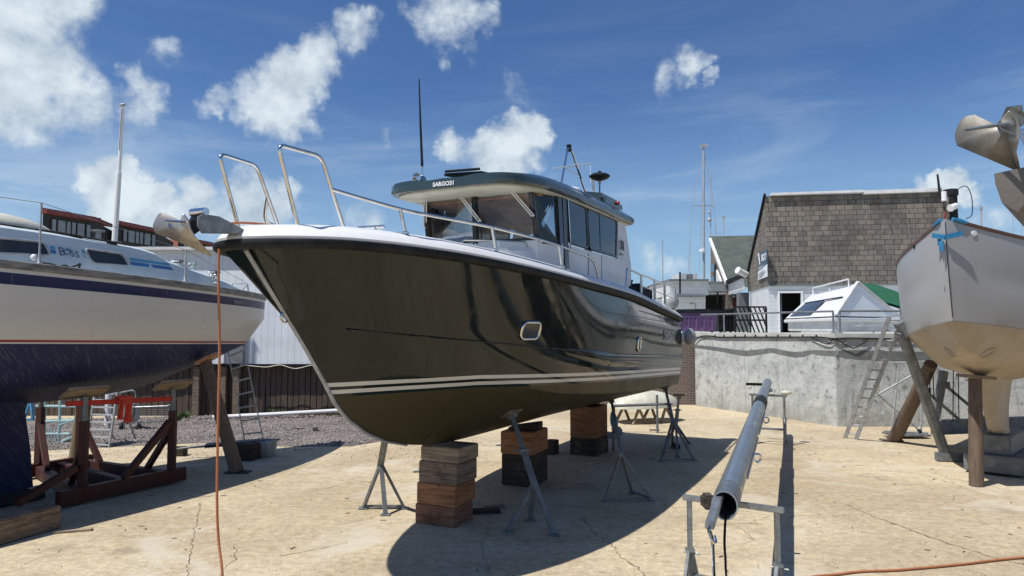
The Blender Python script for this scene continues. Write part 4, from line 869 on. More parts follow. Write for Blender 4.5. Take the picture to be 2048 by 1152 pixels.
for sgn in (1, -1):
    f_ = MB(); j = lambda w: w * sgn
    f_.beam((j(1.10), 1.45, SILL - .02), (j(1.08), 1.40, TOPZ + .04), .22, .06, (1, 0, 0)); f_.beam((j(.93), .99, SILL), (j(1.11), 1.42, SILL), .05, .1); f_.beam((j(.91), .80, TOPZ + .03), (j(1.09), 1.36, TOPZ + .03), .05, .08)
    o2 = f_.build('quarter_window', 'blackgloss', boat, .01)
    pane(o2, V((j(.925), 1.0, SILL)), V((j(1.10), 1.40, SILL)), V((j(1.08), 1.36, TOPZ)), V((j(.905), .80, TOPZ)), 'glassside')
    # door with sliding window
    f_ = MB(); f_.beam((j(1.125), 1.60, SILL - .46), (j(1.10), 1.55, TOPZ + .03), .18, .04, (1, 0, 0)); o2 = f_.build('door_post', 'blackgloss', boat, .008)
    f_ = MB(); f_.tube([(j(1.16), 1.70, SILL - .1), (j(1.13), 1.66, TOPZ)], .013, 6); f_.build('grab_handle', 'steel', o2)
    z0s, z1s = 3.92, 4.585
    for (sa, sb_, sc2, sd) in ((1.74, 2.50, 1.72, 2.49), (2.58, 3.98, 2.57, 4.12)):
        f_ = MB(); q4 = [V((j(1.128), sa, z0s - .0)), V((j(1.128), sb_, z0s - .0)), V((j(1.10), sd, z1s)), V((j(1.10), sc2, z1s))]
        f_.tube(rounded(q4, .07, 4, True), .028, 6, True); o2 = f_.build('side_window', 'blackgloss', boat, smooth=60); pane(o2, *q4, 'glassside')
        if sa > 2: f_ = MB(); f_.beam((j(1.13), 3.14, z0s), (j(1.105), 3.16, z1s), .035, .03, (1, 0, 0)); f_.build('divider', 'blackgloss', o2)
    # white uprights between and behind the windows
    f_ = MB(); f_.beam((j(1.10), 2.54, SILL), (j(1.075), 2.53, TOPZ + .05), .09, .03, (1, 0, 0)); f_.build('window_pillar', 'blackgloss', boat)
    f_ = MB(); f_.prism([(j(1.115), 4.15, SILL - .002), (j(1.135), 4.92, SILL - .002), (j(1.09), 4.72, TOPZ + .06), (j(1.095), 4.28, TOPZ + .06)], (-sgn * .05, 0, 0)); f_.build('rear_pillar', 'white', boat, .006)
    f_ = MB(); f_.beam((j(1.12), 1.62, 3.28), (j(1.12), 4.15, 3.27), .012, .02)
    for s_ in (1.62, 2.54, 3.2): f_.beam((j(1.135), s_, 3.28), (j(1.135), s_, SILL - .03), .008, .012, (1, 0, 0))
    f_.build('panel_seam', 'greyplastic', boat)
c = bp(1246, 492, 1.16); text_mb('31', .25, basis((1.15, c[1], c[2]), (0, 1, 0), (-.04, 0, 1)), .006, .0, .9, .008).build('lettering', 'letterdark', boat)
c = bp(1245, 508, 1.17); text_mb('Explorer', .07, basis((1.15, c[1], c[2]), (0, 1, 0), (-.04, 0, 1)), .004).build('small_lettering', 'greyplastic', boat)
# rear bulkhead with a wide window, interior
k = MB()
for w in (-1.02, -.35, .35, 1.02): k.beam((w, 4.86, 3.2), (w, 4.72, TOPZ + .06), .08, .05, (0, 1, 0))
k.beam((-1.02, 4.8, 3.9), (1.02, 4.8, 3.9), .06, .1); bl_ = k.build('rear_bulkhead', 'white', boat, .01)
k = MB(); k.box((0, 4.83, 3.55), (2.04, .03, .62)); k.build('bulkhead_panel', 'brown', bl_)
pane(bl_, V((-1, 4.80, 3.95)), V((1, 4.80, 3.95)), V((1, 4.72, 4.6)), V((-1, 4.72, 4.6)), 'glassclear')
k = MB(); k.prism([(-.85, 1.08, 3.62), (.85, 1.08, 3.62), (.85, 1.6, 3.62), (-.85, 1.6, 3.62)], (0, 0, .14)); k.build('dashboard', 'navyfab', boat, .03)
k = MB(); k.prism([(-.62, 1.25, 3.75), (-.12, 1.25, 3.75), (-.18, 1.6, 4.0), (-.52, 1.6, 4.0)], (0, .2, 0)); k.build('instrument_pod', 'black', boat, .03)
for w in (-.5, .5):
    k = MB(); k.box((w, 2.45, 3.68), (.46, .5, .12)); k.box((w, 2.68, 3.92), (.44, .10, .50)); k.build('helm_seat', 'brown', boat, .04)
k = MB(); k.prism([(-.98, 3.6, 3.3), (.98, 3.6, 3.3), (.98, 4.6, 3.3), (-.98, 4.6, 3.3)], (0, 0, .3)); k.build('cabin_seat', 'brown', boat, .04)
k = MB(); k.box((0, 2.9, 3.22), (2.0, 3.9, .04)); k.build('cabin_sole', 'brown', boat)
# ---- roof
def roofhw(s): return pchip([-.16, -.15, -.12, -.05, .06, .3, .8, 2., 5.2], [.3, .5, .72, .9, 1.02, 1.12, 1.19, 1.215, 1.2])(s)
def roofzb(s): return pchip([-.2, .2, .9, 2.5, 5.0], [4.535, 4.548, 4.588, 4.612, 4.625])(s)
def roofzc(s): return pchip([-.2, .1, .6, 1.4, 3., 5.0], [4.66, 4.72, 4.81, 4.885, 4.925, 4.885])(s)
rws = []
for s in [-.155 + 5.1 * (i / 34) ** 1.8 for i in range(35)]:
    hw = roofhw(s); zb = roofzb(s); zc = roofzc(s); e = min(.20, .20 * hw + .10)
    half = [(hw * .97, zb), (hw, zb + .03), (hw * 1.0, zb + .11), (hw - .035 * hw, zb + e * .75), (hw * .90, zb + e * .75 + (zc - zb - e * .75) * .5), (hw * .75, zc - .05 * (zc - zb)), (hw * .4, zc - .01), (0, zc)]
    pr = [V((w, s, z)) for w, z in half] + [V((-w, s, z)) for w, z in reversed(half[:-1])]; rws.append(pr)
k = MB(); k.grid(rws, True); k.add(rws[0], [tuple(range(len(rws[0])))]); k.add(rws[-1], [tuple(range(len(rws[-1])))]); roof = k.build('roof', 'dkgreen', boat, smooth=40)
rf_hit = hitter(k, B)
rws = []
for s in [-.06 + 4.95 * (i / 24) ** 1.8 for i in range(25)]:
    hw = max(.02, roofhw(s - .10) - .07); zb = roofzb(s); rws.append([V((hw, s, zb - .022)), V((hw, s, zb + .01)), V((-hw, s, zb + .01)), V((-hw, s, zb - .022))])
k = MB(); k.grid(rws, True); k.add(rws[0], [(0, 1, 2, 3)]); k.add(rws[-1], [(0, 1, 2, 3)]); k.build('roof_liner', 'cream', boat, smooth=40)
k = MB(); k.box((0, 2.83, 4.545), (1.96, 3.85, .02)); k.build('headliner', 'brown', boat)
h_, n_ = rf_hit(888, 368); a, _ = rf_hit(872, 370); b, _ = rf_hit(902, 367); text_mb('SARGO31', .082, basis(h_ + n_ * .012, (b - a), n_.cross(b - a) if n_.cross(b - a).z > 0 else -n_.cross(b - a)), .003, 0, 1, .002).build('roof_lettering', 'letterwhite', boat)
# roof fittings
k = MB(); k.prism([(-.55, .75, 4.93), (.12, .75, 4.90), (.12, 1.75, 4.99), (-.55, 1.75, 5.02)], (0, 0, .045)); k.build('sliding_hatch', 'black', boat, .012)
k = MB(); k.tube([(-.5, .72, 4.99), (.1, .72, 4.97)], .02, 6); k.build('light_bar', 'black', boat)
k = MB(); k.prism([(-.5, 1.95, 4.93), (.45, 1.95, 4.93), (.45, 2.75, 4.95), (-.5, 2.75, 4.95)], (0, 0, .06)); k.build('roof_window', 'white', boat, .02)
k = MB(); k.lathe((0.55, 3.05, 4.90), (0, 0, 1), [(.25, 0), (.27, .04), (.27, .11), (.22, .15), (.0, .16)], 22); k.build('radar_dome', 'white', boat)
k = MB(); ar = rounded([(.30, 3.27, 4.90), (.30, 3.74, 5.97), (.30, 3.92, 5.97), (.30, 5.02, 4.97)], .13, 5); k.tube(ar, .02, 8); k.tube([(.30, 3.56, 5.55), (.30, 4.38, 5.55)], .010, 6); lm = k.build('light_mast', 'steel', boat)
k = MB(); k.lathe((.28, 3.85, 5.93), (0, 0, 1), [(.05, 0), (.06, .02), (.045, .05), (.045, .1), (.055, .11), (.03, .13)], 12); k.build('lamp', 'black', lm)
k = MB(); a = bp(1107, 337, .55); b = bp(1181, 327, .0); k.tube([a, b], .014, 6); k.tube([b, b - V((0, 0, .42))], .008, 5); k.build('crossbar', 'white', lm)
k = MB(); k.prism([bp(1183, 356, .0), bp(1188, 357, .0), bp(1189, 384, .0), bp(1184, 380, .0)], (.01, .01, 0)); k.build('burgee', 'white2', lm)
d0 = bp(1199, 352, .62); k = MB(); k.lathe((d0.x, d0.y, d0.z), (0, 0, 1), [(.03, -.1), (.15, -.06), (.205, -.015), (.205, .005), (.15, .04), (.04, .065), (.03, .10), (0, .105)], 24); sd_ = k.build('satellite_dome', 'black', boat)
k = MB(); k.tube([(d0.x, d0.y, 4.9), (d0.x, d0.y, d0.z - .1)], .017, 8); k.lathe((d0.x, d0.y, d0.z - .15), (0, 0, 1), [(.03, 0), (.03, .06)], 8); k.build('pole', 'galv', sd_)
k = MB(); cx_ = bp(1222, 403, .8); k.prism([(.55, 3.7, 4.90), (1.02, 3.7, 4.82), (1.02, 4.85, 4.82), (.55, 4.85, 4.90)], (0, 0, .24)); hb = k.build('locker', 'dkgreen', boat, .07)
k = MB(); k.ball(bp(1236, 406, 1.04), .04); k.build('lamp', 'redlamp', hb)
ab = V((-.6, .24, 4.78)); k = MB(); k.lathe(ab, (0, 0, 1), [(.07, 0), (.05, .04), (.02, .06)], 10); k.tube([ab, ab + V((0, 0, .2))], .016, 7); an_ = k.build('antenna_base', 'steel', boat)
k = MB(); k.tube([ab + V((0, 0, .2)), bp(841, 250, -.6), bp(838, 158, -.6)], [.021, .016, .009], 8); k.build('antenna', 'black', an_)
k = MB(); hc = bp(833, 354, -.6); k.lathe(hc + V((0, .12, -.01)), (.1, -1, 0), [(.02, 0), (.05, .04), (.055, .1), (.075, .15), (.06, .15), (.03, .1), (0, .1)], 16); k.tube([hc + V((0, .1, 0)), hc + V((0, .1, -.1))], .02, 6); k.build('horn', 'steel', boat)
# wipers
for (p0, p1, w0, w1) in (((903, 376), (950, 425), .42, .05), ((1011, 376), (1058, 420), .80, .62), ((826, 388), (798, 430), -.75, -.88)):
    pass
def wiper(w0, w1, dz, s0_, s1_):
    k = MB(); top = V((w0, s0_, TOPZ + .02)); bot = V((w1, s1_, TOPZ - dz)); sd2 = V((.022, 0, 0))
    k.tube([top - sd2, bot - sd2], .010, 5); k.tube([top + sd2, bot + sd2], .010, 5); k.tube([bot - sd2 * 1.2, bot + sd2 * 1.2], .011, 5); k.box(top + V((0, .02, .02)), (.09, .05, .05)); wo = k.build('wiper', 'white2', boat)
    k = MB(); k.tube([bot + V((-.02, .015, .12)), bot + V((.03, .02, -.28))], .007, 5); k.build('blade', 'black', wo)
wiper(-.20, .12, .42, .58, .68); wiper(.62, .93, .38, .66, .80); wiper(-.78, -.98, .42, .60, .9)

# ---- rails
def rail_part(name, pts, r, parent, n=8): k = MB(); k.tube(pts, r, n); return k.build(name, 'steel', parent, smooth=60)
def railz(s): return pchip([-2.9, -2.4, -1.9, -1, .5, 1.5, 2.4], [3.87, 3.82, 3.80, 3.79, 3.745, 3.70, 3.65])(s)
for sg_ in (1, -1):
    f0 = V((sg_ * .38, -3.30, 3.55)); r0_ = V((sg_ * .43, -2.68, 3.57)); ft = V((sg_ * .38, -3.58, 4.28)); rt_ = V((sg_ * .43, -3.06, 4.28))
    hp = rail_part('bow_hoop', rounded([f0, ft, rt_, r0_], .09, 6), .0195, boat, 10)
    for q_ in (f0, r0_): k = MB(); k.lathe(q_ - V((0, 0, .03)), (0, 0, 1), [(.05, 0), (.05, .025), (.025, .03)], 12); k.build('base_plate', 'steel', hp)
    j = lambda p: V((sg_ * p[0], p[1], p[2]))
    t_ = rt_.lerp(r0_, .42)
    path = [t_] + [j((wS(s) - .15, s, railz(s))) for s in (-2.45, -2.0, -1.5, -.9, -.1, .7, 1.3, 1.8)]
    endt = path[-1] + V((0, .12, -.04)); endb = j((wS(2.15) - .13, 2.16, zS(2.15) + .19)); path2 = smoothpath(path, 6) + rounded([path[-1], path[-1] + V((0, .24, -.05)), endb], .1, 5)[1:]
    rl_ = rail_part('bow_rail', path2, .019, boat, 10)
    for s in (-2.40, -1.03, .64):
        tp = j((wS(s) - .15, s - .03, railz(s - .03))); bt = j((wS(s) - .12, s + .02, zS(s) + .18)); rail_part('stanchion', [tp, bt], .018, rl_)
        k = MB(); k.lathe(bt, (0, 0, 1), [(.04, 0), (.04, .02), (.02, .03)], 10); k.build('base_plate', 'steel', rl_)
    k = MB()     # coach roof hand rail
    hr = [j((.62, -.72, 3.63)), j((.62, -.66, 3.72)), j((.74, .1, 3.79)), j((.80, .85, 3.85)), j((.80, .9, 3.76))]; rr_ = rail_part('hand_rail', rounded(hr, .04, 4), .012, boat)
    for q_ in (hr[2],): rail_part('rail_foot', [q_, q_ - V((0, 0, .12))], .010, rr_)
    # stern rail
    zt = lambda s: zS(s) + .20
    sp = [j((1.46, 3.55, zt(3.55))), j((1.45, 3.62, 3.66)), j((1.46, 4.5, 3.60)), j((1.46, 5.7, 3.55)), j((1.46, 7.25, 3.50))]
    sr = rail_part('stern_rail', rounded(sp[:2] + [sp[2]], .09, 5) + sp[3:], .019, boat)
    for s, zz in ((4.5, 3.60), (5.45, 3.56), (6.25, 3.53), (7.22, 3.50)): rail_part('stanchion', [j((1.46, s, zz)), j((1.46, s, zt(s) - .02))], .026 if s != 7.22 else .018, sr)
    rail_part('mid_rail', [j((1.46, 4.5, 3.40)), j((1.46, 7.22, 3.24))], .012, sr)
    # small hoop by the pulpit, far side reads behind the other hoop
    cp_ = [j((.66, -2.25, 3.56)), j((.62, -2.35, 3.78)), j((.70, -2.62, 3.86)), j((.63, -3.0, 3.92))]
# cleats
for sg_ in (1, -1):
    k = MB(); c = V((sg_ * .28, -2.08, 3.55)); k.tube([c + V((-.17, 0, .17)), c + V((.17, 0.02, .17))], .021, 8)
    for d in (-.06, .06): k.tube([c + V((d * .8, 0, 0)), c + V((d * 1.2, 0, .16))], .018, 8)
    if sg_ == 1: k.build('mooring_cleat', 'steel', boat, smooth=60)
# cockpit gear
k = MB()
for s, zz in ((5.0, 3.55), (5.6, 3.52), (6.2, 3.48)):
    k.box((.2, s, 3.15), (1.9, .5, .55)); k.prism([(-.75, s - .2, 3.4), (1.15, s - .2, 3.4), (1.15, s, zz), (-.75, s, zz)], (0, .06, 0))
k.build('cockpit_cover', 'navyfab', boat, .05)
k = MB(); k.box((0, 6.9, 2.9), (2.7, .9, .1)); k.build('cockpit_sole', 'white2', boat)

# ---- things hung on or carried by the boat
fd = thing('fender', 'round grey fender hanging low at the transom corner', 'fender', tuple(B.world((1.5, 7.72, 2.1))))
c = B.world(B.at(1379, 674, 1.62)); k = MB(); k.ball(c, .185, 20, (.78, .78, 1.08)); k.build('ball', 'greyplastic', fd, 0, True)
k = MB(); k.lathe(c - B.n * .07, -B.n + V((.6, 0, 0)), [(.15, -.01), (.155, .03), (.13, .05)], 20); k.build('white_cap', 'white', fd, 0, True)
fd = thing('fender', 'smaller round grey fender sitting on the stern deck rail', 'fender', tuple(B.world((1.3, 7.3, 3.0))))
c = B.world((1.3, 7.35, 3.19)); k = MB(); k.ball(c, .20, 18); k.build('ball', 'greyplastic', fd, 0, True)
k = MB(); k.lathe(c, (.5, -.85, .15), [(.202, -.03), (.204, .0), (.202, .03)], 18); k.build('strap', 'white2', fd, 0, True)
# anchor and its roller at the bow
ro = MB(); a0 = V((-.07, -3.2, 3.57)); 
k = MB()
for d in (-.085, .065):
    pl4 = [bp(486, 459, d), bp(474, 466, d), bp(456, 468, d), bp(402, 467, d), bp(393, 452, d), bp(394, 434, d), bp(404, 428, d), bp(436, 433, d)]; k.prism(pl4, (.02, 0, 0))
pl4 = [bp(470, 465, -.08), bp(402, 466, -.08), bp(402, 466, -.08) + V((.16, 0, 0)), bp(470, 465, -.08) + V((.16, 0, 0))]; k.prism(pl4, (0, 0, .012)); rol = k.build('bow_roller', 'galv', boat, .004)
k = MB(); c = bp(398, 424, 0); k.tube([c + V((-.09, 0, 0)), c + V((.09, 0, 0))], .034, 12); k.build('roller', 'steel', rol)
def plough_anchor(name, label, O, X, Y, Z, sc, mat, bar=True):
    """X points forward along the nose, Y to one side, Z up"""
    t_ = thing(name, label, 'anchor', tuple(O)); q = lambda x, y, z: O + X * (x * sc) + Y * (y * sc) + Z * (z * sc)
    k = MB(); th = .014 * sc
    for s_ in (1, -1):
        r = [q(-.42, .0, -.14), q(-.30, .12 * s_, -.06), q(-.05, .27 * s_, .06), q(.14, .30 * s_, .16), q(.28, .24 * s_, .22), q(.30, .12 * s_, .20), q(.22, 0, .0)]
        bot = q(-.05, 0, -.13)
        vs = r + [bot]; n_ = Z * .02 * sc
        k.add(vs + [v + n_ for v in vs], [(0, 1, 7), (1, 2, 7), (2, 3, 7), (3, 4, 7), (4, 5, 7), (5, 6, 7), (8, 15, 9), (9, 15, 10), (10, 15, 11), (11, 15, 12), (12, 15, 13), (13, 15, 14)] + [(i, i + 1, i + 9, i + 8) for i in range(6)])
    fl = k.build('fluke', mat, t_, 0, True, 25)
    if bar: k = MB(); k.tube([q(.18, .27, .17), q(.18, -.27, .17)], .018 * sc, 8); k.build('roll_bar', 'steel' if mat == 'steelw' else 'galv', t_, 0, True)
    k = MB(); k.prism([q(-.1, -.02, -.05), q(-.02, -.02, -.1), q(.24, -.02, .25), q(.5, -.02, .40), q(.95, -.02, .42), q(.95, -.02, .50), q(.46, -.02, .50), q(.18, -.02, .36)], Y * .04 * sc); k.build('shank', mat, t_, .004, True)
    return t_
M['steelw'] = pbr('dull_anchor_steel', (.50, .47, .42), .38, .75, col2=(.30, .27, .24), scale=6, bump=.001)
M['galvold'] = pbr('old_galvanised_anchor', (.30, .30, .28), .55, .6, col2=(.20, .18, .15), scale=5, bump=.002)
def folded_anchor(label, pts, ydep, bar, shank, mats, tube):
    """fluke outline of a folded plough: left plate, toe, right ear seen nearly edge on"""
    q = [P(x, y, ydep(i, x)) for i, (x, y) in enumerate(pts)]
    c = sum(q, V((0, 0, 0))) / len(q); t_ = thing('anchor', label, 'anchor', tuple(c))
    arc = smoothpath(q[0:4], 5); arc2 = smoothpath([q[7], q[8], q[9]], 5); k = MB(); k.add(arc + [q[10]], [tuple(range(len(arc) + 1))]); k.add(arc2 + [q[10]], [tuple(reversed(range(len(arc2) + 1)))])
    k.add(q, [(3, 4, 11, 10), (4, 5, 11), (7, 6, 11, 10), (6, 5, 11)]); fl = k.build('fluke', mats[0], t_, 0, True, 12); sm = fl.modifiers.new('thickness', 'SOLIDIFY'); sm.thickness = .016
    k = MB(); k.tube([P(*bar[0]), P(*bar[1])], tube, 8); k.build('roll_bar', mats[1], t_, 0, True)
    k = MB(); k.prism([P(*p) for p in shank], (.03, -.02, 0)); k.build('shank', mats[2], t_, .003, True)
    return t_
folded_anchor('shiny plough anchor stowed on the green motor boat bow roller', [(338, 431), (322, 427), (309, 450), (314, 467), (360, 484), (424, 511), (390, 472), (383, 458), (378, 441), (369, 428), (362, 442), (374, 453)],
    lambda i, x: 6.42 - (x - 309) / 60 * .22 if i in (0, 1, 2, 3, 4, 10, 11) else (6.25 if i == 5 else 5.92), ((332, 441, 6.28), (374, 444, 5.9)), [(372, 452, 6.16), (384, 428, 6.16), (392, 421, 6.16), (404, 424, 6.16), (400, 436, 6.16), (396, 462, 6.16), (384, 470, 6.16)], ('steelw', 'steel', 'blackgloss'), .011)
# orange hose over the bow
hz_ = [B.world((-.05, -2.9, 3.62)), B.world((-.20, -3.30, 3.63)), B.world((-.32, -3.50, 3.60)), P(449, 476, 6.52), P(439, 494, 6.46), P(437, 560, 6.46), P(439, 700, 6.46), P(436, 850, 6.46), P(434, 1000, 6.46), P(437, 1080, 6.44), P(444, 1140, 6.36)]
e_ = P(444, 1140, 6.36); hz_ += [V((e_.x + .05, 6.28, .15)), V((e_.x + .14, 6.0, .03)), V((e_.x + .5, 5.2, .02)), V((-1.0, 4.2, .02)), V((1.0, 4.6, .02)), G(1560, 1185), G(1690, 1150), G(1800, 1143), G(1920, 1132), G(2048, 1118), G(2200, 1112)]
for p in hz_[-6:]: p.z = .018
k = MB(); k.tube(smoothpath(hz_, 8), .0125, 8); solo(k, 'hose', 'orange', 'thin orange hose hanging from the motor boat bow to the concrete', 'hose', smooth=60)

# ================================================================== BLOCKS AND STANDS UNDER IT
def timber_at(name, px_l, px_c, px_r, z0, z1, yc, mat, label, group, lenr=.3, jit=0., dirdeg=None, end='t_pale'):
    """front face runs from px_l to px_c at row yc on height z0; px_r closes the side face"""
    a = G(px_l, yc[0], z0); c = G(px_c, yc[1], z0); d = (c - a); side = V((-d.y, d.x, 0)).normalized()
    # side depth from px_r
    best = .25
    for i in range(5, 120):
        q_ = c + side * (i * .01); x = 1024 + F * q_.x / (q_.y * CP + (q_.z - EYE) * SP)
        if x > px_r: best = i * .01; break
    L = best
    k = MB(); k.prism([a, c, c + side * L, a + side * L], (0, 0, z1 - z0)); k.v = k.v
    return solo(k, name, mat, label, 'timber block', group, bevel=.012)
g1 = 'timber blocks stacked under the keel'
zz = [0, .265, .545, .83, 1.03]
def lv(y, z, Y): return y
Yb = G(880, 1050).y
def row(z, px, y0): # image row of a point at height z above ground point (px, y0)
    p = G(px, y0); p.z = z; D = p.y * CP + (p.z - EYE) * SP; U = -p.y * SP + (p.z - EYE) * CP; return 576 - F * U / D
specs = [('timber_block', 830, 910, 946, 't_red', 'split red-brown timber block at the bottom of the stack nearest the bow'),
         ('timber_block', 833, 912, 951, 't_orange', 'orange-brown timber block second from the ground under the bow'),
         ('timber_block', 837, 915, 954, 't_grey', 'grey-brown cracked timber block third from the ground under the bow'),
         ('timber_block', 841, 918, 957, 't_pale', 'thin pale plank capping the stack nearest the bow')]
for i, (nm, l, c_, r, mt, lab) in enumerate(specs):
    y0, y1 = row(zz[i], 830, 1046), row(zz[i], 912, 1057)
    timber_at(nm, l, c_, r, zz[i] + .001 * i, zz[i + 1], (y0, y1), mt, lab, g1)
zz = [0, .26, .52, .89]
specs = [(1003, 1068, 1095, 't_dark', 'dark timber block on the ground in the middle stack'), (1003, 1066, 1095, 't_dark', 'dark timber block second from the ground in the middle stack'), (1001, 1066, 1096, 't_orange', 'orange timber block on top of the middle stack')]
for i, (l, c_, r, mt, lab) in enumerate(specs):
    y0, y1 = row(zz[i], 1003, 970), row(zz[i], 1066, 976); timber_at('timber_block', l, c_, r, zz[i] + .001 * i, zz[i + 1] , (y0, y1), mt, lab, g1)
k = MB(); c = G(1052, 970); k.prism([c + V((-.3, .1, .90)), c + V((.2, .05, .90)), c + V((.2, .05, 1.01)), c + V((-.3, .1, .94))], V((.1, .35, 0))); solo(k, 'wedge', 't_dark', 'dark wooden wedge between middle stack and keel', 'wedge', bevel=.01)
zz = [0, .36, 1.0]
for i, (l, c_, r, mt, lab) in enumerate([(1140, 1192, 1217, 't_dark', 'dark timber block at the bottom of the rearmost stack'), (1140, 1191, 1215, 't_red', 'tall red-brown timber block on top of the rearmost stack')]):
    y0, y1 = row(zz[i], 1140, 909), row(zz[i], 1192, 914); timber_at('timber_block', l, c_, r, zz[i] + .001 * i, zz[i + 1], (y0, y1), mt, lab, g1)
k = MB(); c = G(1178, 905); k.prism([c + V((-.25, .25, 1.002)), c + V((.25, .15, 1.002)), c + V((.25, .55, 1.002)), c + V((-.25, .65, 1.002))], (0, 0, .035)); solo(k, 'packing_board', 't_dark', 'thin dark packing board on the rearmost stack under the keel', 'board')
k = MB(); c = G(1104, 909); k.box(c + V((0, .1, .14)), (.22, .3, .28), Matrix.Rotation(-.4, 3, 'Z')); solo(k, 'timber_block', 't_dark', 'small dark timber offcut standing between middle and rear stacks', 'timber block', bevel=.012)
k = MB(); c = G(968, 1026); k.box(c + V((0, 0, .03)), (.46, .13, .055), Matrix.Rotation(.12, 3, 'Z')); solo(k, 'plank', 't_dark', 'short dark plank lying flat right of the bow stack', 'plank', bevel=.006)
k = MB(); c = G(975, 1020); k.box(c + V((.1, .1, .02)), (.3, .1, .035), Matrix.Rotation(.3, 3, 'Z')); solo(k, 'plank', 't_grey', 'thin grey board beside the short dark plank', 'plank', bevel=.006)
for px, py, lab in ((833, 945, 'small metal rod lying left of the bow stack'), (998, 892, 'small metal rod lying left of the middle stack')):
    k = MB(); c = G(px, py); k.tube([c + V((-.06, 0, .02)), c + V((.08, .03, .02))], .02, 6); solo(k, 'metal_rod', 'galv', lab, 'rod')

def boat_stand(label, feet, apex, top, sc=1., pad_n=None, collar=.5, mat='galvdull', bars=()):
    """three ground feet, an apex joint, a telescopic post up to a pad; all world points"""
    cx = sum((f for f in feet), V((0, 0, 0))) / 3; t_ = thing('boat_stand', label, 'boat stand', (cx.x, cx.y, 0), group='steel boat stands under the motor boat')
    for f in feet:
        k = MB(); k.beam(f + V((0, 0, .02)), apex, .055 * sc, .035 * sc, (0, 0, 1)); k.build('leg', mat, t_, .004, True)
        k = MB(); k.box(f + V((0, 0, .012)), (.12 * sc, .09 * sc, .02)); k.build('foot', mat, t_, .003, True)
    k = MB()
    for i, j in bars: k.beam(feet[i] + V((0, 0, .04)), feet[j] + V((0, 0, .04)), .04 * sc, .03 * sc)
    if bars: k.build('base_bar', mat, t_, .003, True)
    d = (top - apex); c1 = apex + d * collar
    k = MB(); k.beam(apex - d.normalized() * .12, c1, .075 * sc, .075 * sc, (0, 1, 0)); k.build('outer_post', mat, t_, .006, True)
    k = MB(); k.beam(c1, top, .052 * sc, .052 * sc, (0, 1, 0)); k.build('inner_post', mat, t_, .004, True)
    k = MB(); k.box(c1, (.10 * sc, .10 * sc, .05 * sc)); k.tube([c1 + V((-.12, 0, 0)) * sc, c1 + V((.1, 0, 0)) * sc], .012, 6); k.build('locking_handle', mat, t_, .004, True)
    n = (pad_n or V((0, 0, 1))).normalized(); x = n.cross(V((0, 0, 1))); x = x.normalized() if x.length > .01 else V((1, 0, 0)); y = n.cross(x); R = Matrix((x, y, n)).transposed()
    k = MB(); k.box(top + n * .02, (.24 * sc, .20 * sc, .025), R); pd = k.build('pad', 't_grey', t_, .004, True)
    k = MB(); k.box(top - n * .02, (.08 * sc, .12 * sc, .06), R); k.build('swivel', mat, pd, .004, True)
    return t_
def hullpt(px, py):
    for dy in range(0, 60, 2):
        h, n = hit(px, py - dy)
        if h is not None: return B.world(h), B.n * n[0] + B.a * n[1] + V((0, 0, n[2]))
# near stand beside the bow stack
h, n = hullpt(1022, 826); f_ = [G(1014, 1066), G(1060, 1042), G(1108, 1072)]; ap = f_[0].lerp(f_[2], .5).lerp(f_[1], .33); ap = P(1068, 965, (f_[2].y + f_[1].y) / 2 + .02)
boat_stand('grey steel boat stand with tilted pad, closest to the camera under the hull', f_, ap, h + n * .03, 1.15, -n, .45)
h2 = B.world(mirror(B.loc(h + n * .03)))
f_ = [G(727, 1018), G(771, 1031), G(808, 1018)]; ap = P(762, 925, G(770, 1022).y); nn = B.n * -B.n.dot(n) + B.a * B.a.dot(n) + V((0, 0, n.z))
bv_ = BVHTree.FromPolygons([tuple(v) for v in hm.v], hm.f); h_, n_, *_r = bv_.ray_cast(V((-.40, -.72, 0)), V((0, 0, 1)))
if n_.z > 0: n_ = -n_
top_ = B.world(h_ + n_ * .03); nn = B.n * n_.x + B.a * n_.y + V((0, 0, n_.z)); boat_stand('grey steel boat stand left of the bow timber stack', f_, ap, top_, 1.1, -nn, .5, bars=((0, 2),))
h, n = hullpt(1222, 806); f_ = [G(1209, 1003), G(1264, 988), G(1303, 1003)]
boat_stand('thin grey boat stand midway along the hull, bar across its feet', f_, P(1242, 905, G(1250, 998).y), h + n * .03, .8, -n, .4, bars=((0, 2), (1, 2)))
h, n = hullpt(1330, 776); f_ = [G(1322, 924), G(1345, 893), G(1389, 922)]
boat_stand('boat stand under the stern quarter leaning toward the transom', f_, P(1345, 842, G(1350, 912).y), h + n * .03, .9, -n, .5, bars=((0, 2),))
f_ = [G(1327, 906), G(1378, 888), G(1355, 915)]
boat_stand('boat stand with upright post just right of the transom', f_, P(1352, 848, G(1352, 903).y), P(1358, 792, G(1352, 903).y + .05), .9, V((0, 0, 1)), .5)

